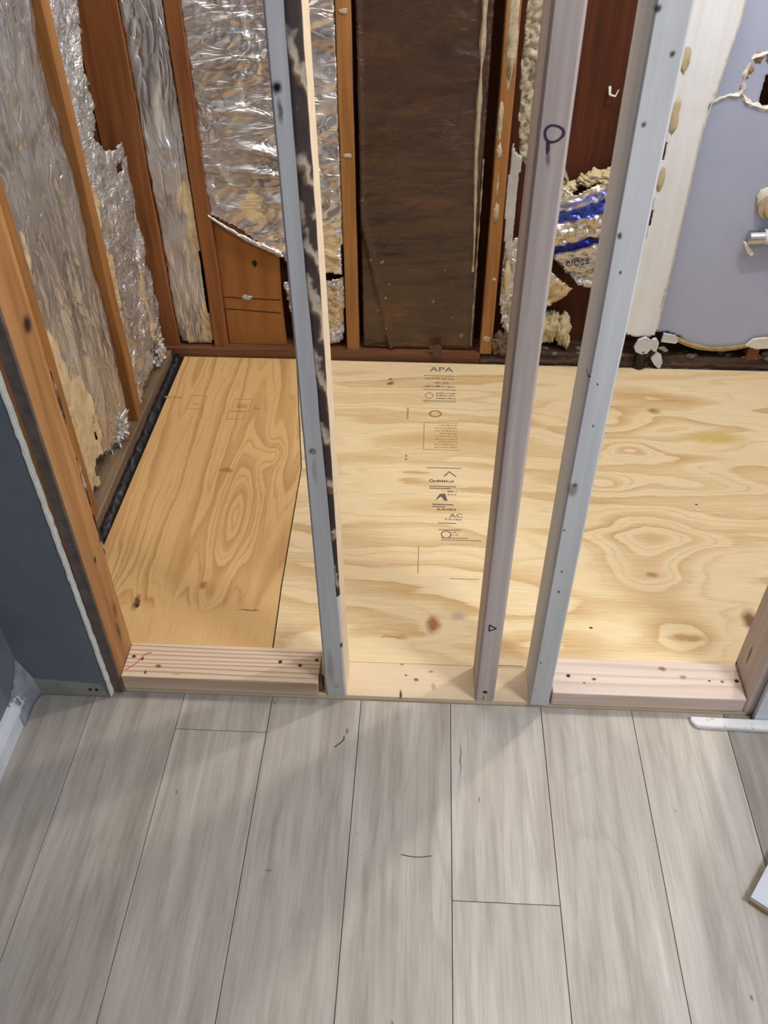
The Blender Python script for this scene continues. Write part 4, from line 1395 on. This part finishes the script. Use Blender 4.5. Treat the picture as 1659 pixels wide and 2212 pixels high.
chip([(0.543, 0.084), (0.550, 0.070), (0.566, 0.063), (0.584, 0.066), (0.594, 0.084), (0.592, 0.106), (0.572, 0.118), (0.552, 0.108)], 1.236, 1.246, 'rounded white drywall chip hanging over the black capped pipe', 'white_trim')
chip([(0.592, 0.082), (0.602, 0.071), (0.611, 0.070), (0.613, 0.100), (0.604, 0.112), (0.592, 0.110)], 1.240, 1.250, 'small white chip wedged beside the rounded chip under the torn strip', 'white_trim')
chip([(0.600, 0.046), (0.612, 0.028), (0.624, 0.017), (0.632, 0.014), (0.636, 0.035), (0.628, 0.058), (0.612, 0.068)], 1.2375, 1.2475, 'pointed white chip standing on the tar line at the back edge of the pale plywood', 'white_trim')
chip([(0.618, 0.074), (0.640, 0.064), (0.648, 0.068), (0.634, 0.080)], 1.250, 1.258, 'tiny grey chip on the dark plate right of the pointed chip', 'bare_gyp')
chip([(0.624, 0.125), (0.66, 0.118), (0.672, 0.100), (0.665, 0.092), (0.622, 0.096)], 1.252, 1.259, 'pale folded paper tab at the lower left corner of the drywall', 'white_trim')
chip([(0.868, 0.092), (0.885, 0.112), (0.92, 0.118), (0.955, 0.108), (0.95, 0.086), (0.90, 0.082)], 1.248, 1.258, 'torn tan-edged drywall flap at the right edge above the plate', 'gypsum')
bm = board(0.885, 0.918, 1.262, 1.300, 0.034, 0.098, 0.003)
tag(obj('stud_stump', bm, M['old_red']), 'short brown wood stump under the drywall at the right edge', 'lumber')
bm = B()
for i in range(26):
    r = rnd.uniform(0.003, 0.009)
    lump(bm, (rnd.uniform(0.2, 0.98), rnd.uniform(1.262, 1.30), 0.040 + r * 0.3), (r * 1.5, r, r * 0.8), 0.5, 3, 2, i)
o = obj('rubble', bm, plain('grey_brown_crumbs', srgb(112, 98, 84), 0.9, 0.6, 30))
tag(o, 'loose crumbs scattered along the dark back plate', 'rubble', kind='stuff')
bm = B()
prism(bm, [(-0.060, 0.066), (-0.043, 0.032), (-0.030, 0.030), (-0.020, 0.058), (-0.030, 0.074)], 'Y', 1.2465, 1.2495)
tag(obj('paper_shred', bm, plain('grey_felt', srgb(88, 72, 66), 0.85, 0.3, 50)), 'grey felt tab hanging over the back plate below the dark panel', 'scrap')

# ------------------------------------------------------------------ front right bits on the floor
bm = B()
pts = [(0.466, -0.012), (0.4645, -0.022), (0.472, -0.033), (0.49, -0.0345), (0.55, -0.0355), (0.60, -0.037), (0.66, -0.037), (0.66, -0.0135), (0.55, -0.0135)]
prism(bm, pts, 'Z', 0.0005, 0.011)
bmesh.ops.bevel(bm, geom=bm.edges[:], offset=0.0015, segments=2, affect='EDGES')
ct = N('chipped_white_paint')
cf = ct.ramp(ct.noise(ct.pos, 70, 4), [(0.60, srgb(228, 228, 228)), (0.70, srgb(150, 122, 92))])
obj_ = obj('threshold_strip', bm, ct.out(cf, 0.4))
tag(obj_, 'chipped white strip on the floor against the sill at right', 'trim')
wb = thing('white_board', (0.55, -0.30, 0.0), 'white board end poking in at the right edge over the grey planks', 'board')
bm = B()
# long edge runs back to the right, out of frame; raw wood underneath
u = Vector((0.60, 0.80, 0))
q = Vector((0.80, -0.60, 0))
A = Vector((0.486, -0.372, 0))


def slab(z0, z1, inset=0.0):
    bm = B()
    c = [A + u * inset + q * inset, A + q * 0.036 + u * inset - q * inset, A + q * 0.036 + u * 0.36 - q * inset, A + u * 0.36 + q * inset]
    prism(bm, [(p.x, p.y) for p in c], 'Z', z0, z1)
    return bm


obj('painted_face', slab(0.012, 0.022), M['white_trim'], wb)
o = obj('raw_underside', slab(0.0005, 0.012, 0.001), plain('raw_yellow_wood', srgb(188, 156, 84), 0.7, 0.25, 40), wb)
o['label'] = 'unpainted yellowish wood below the white face'

# bits left on the planks
def thread(pts, rad, mat, name, label, cat):
    bm = B()
    for (a, b) in zip(pts[:-1], pts[1:]):
        tube(bm, (a[0], a[1], rad), (b[0], b[1], rad), rad, rad, 6)
    bmesh.ops.remove_doubles(bm, verts=bm.verts, dist=0.0003)
    tag(obj(name, bm, mat), label, cat)


thread([(-0.087 + 0.0525 * i / 12, -0.3155 - 0.0035 * math.sin(math.pi * i / 12)) for i in range(13)], 0.0006, M['screw'], 'hair', 'thin dark hair curving across the middle of the grey planks', 'hair')
thread([(-0.221, -0.108), (-0.214, -0.101), (-0.207, -0.094), (-0.2045, -0.088), (-0.205, -0.082)], 0.0009, M['dirty'], 'wood_sliver', 'tiny brown wood sliver on the grey floor below the leftmost white stud', 'splinter')
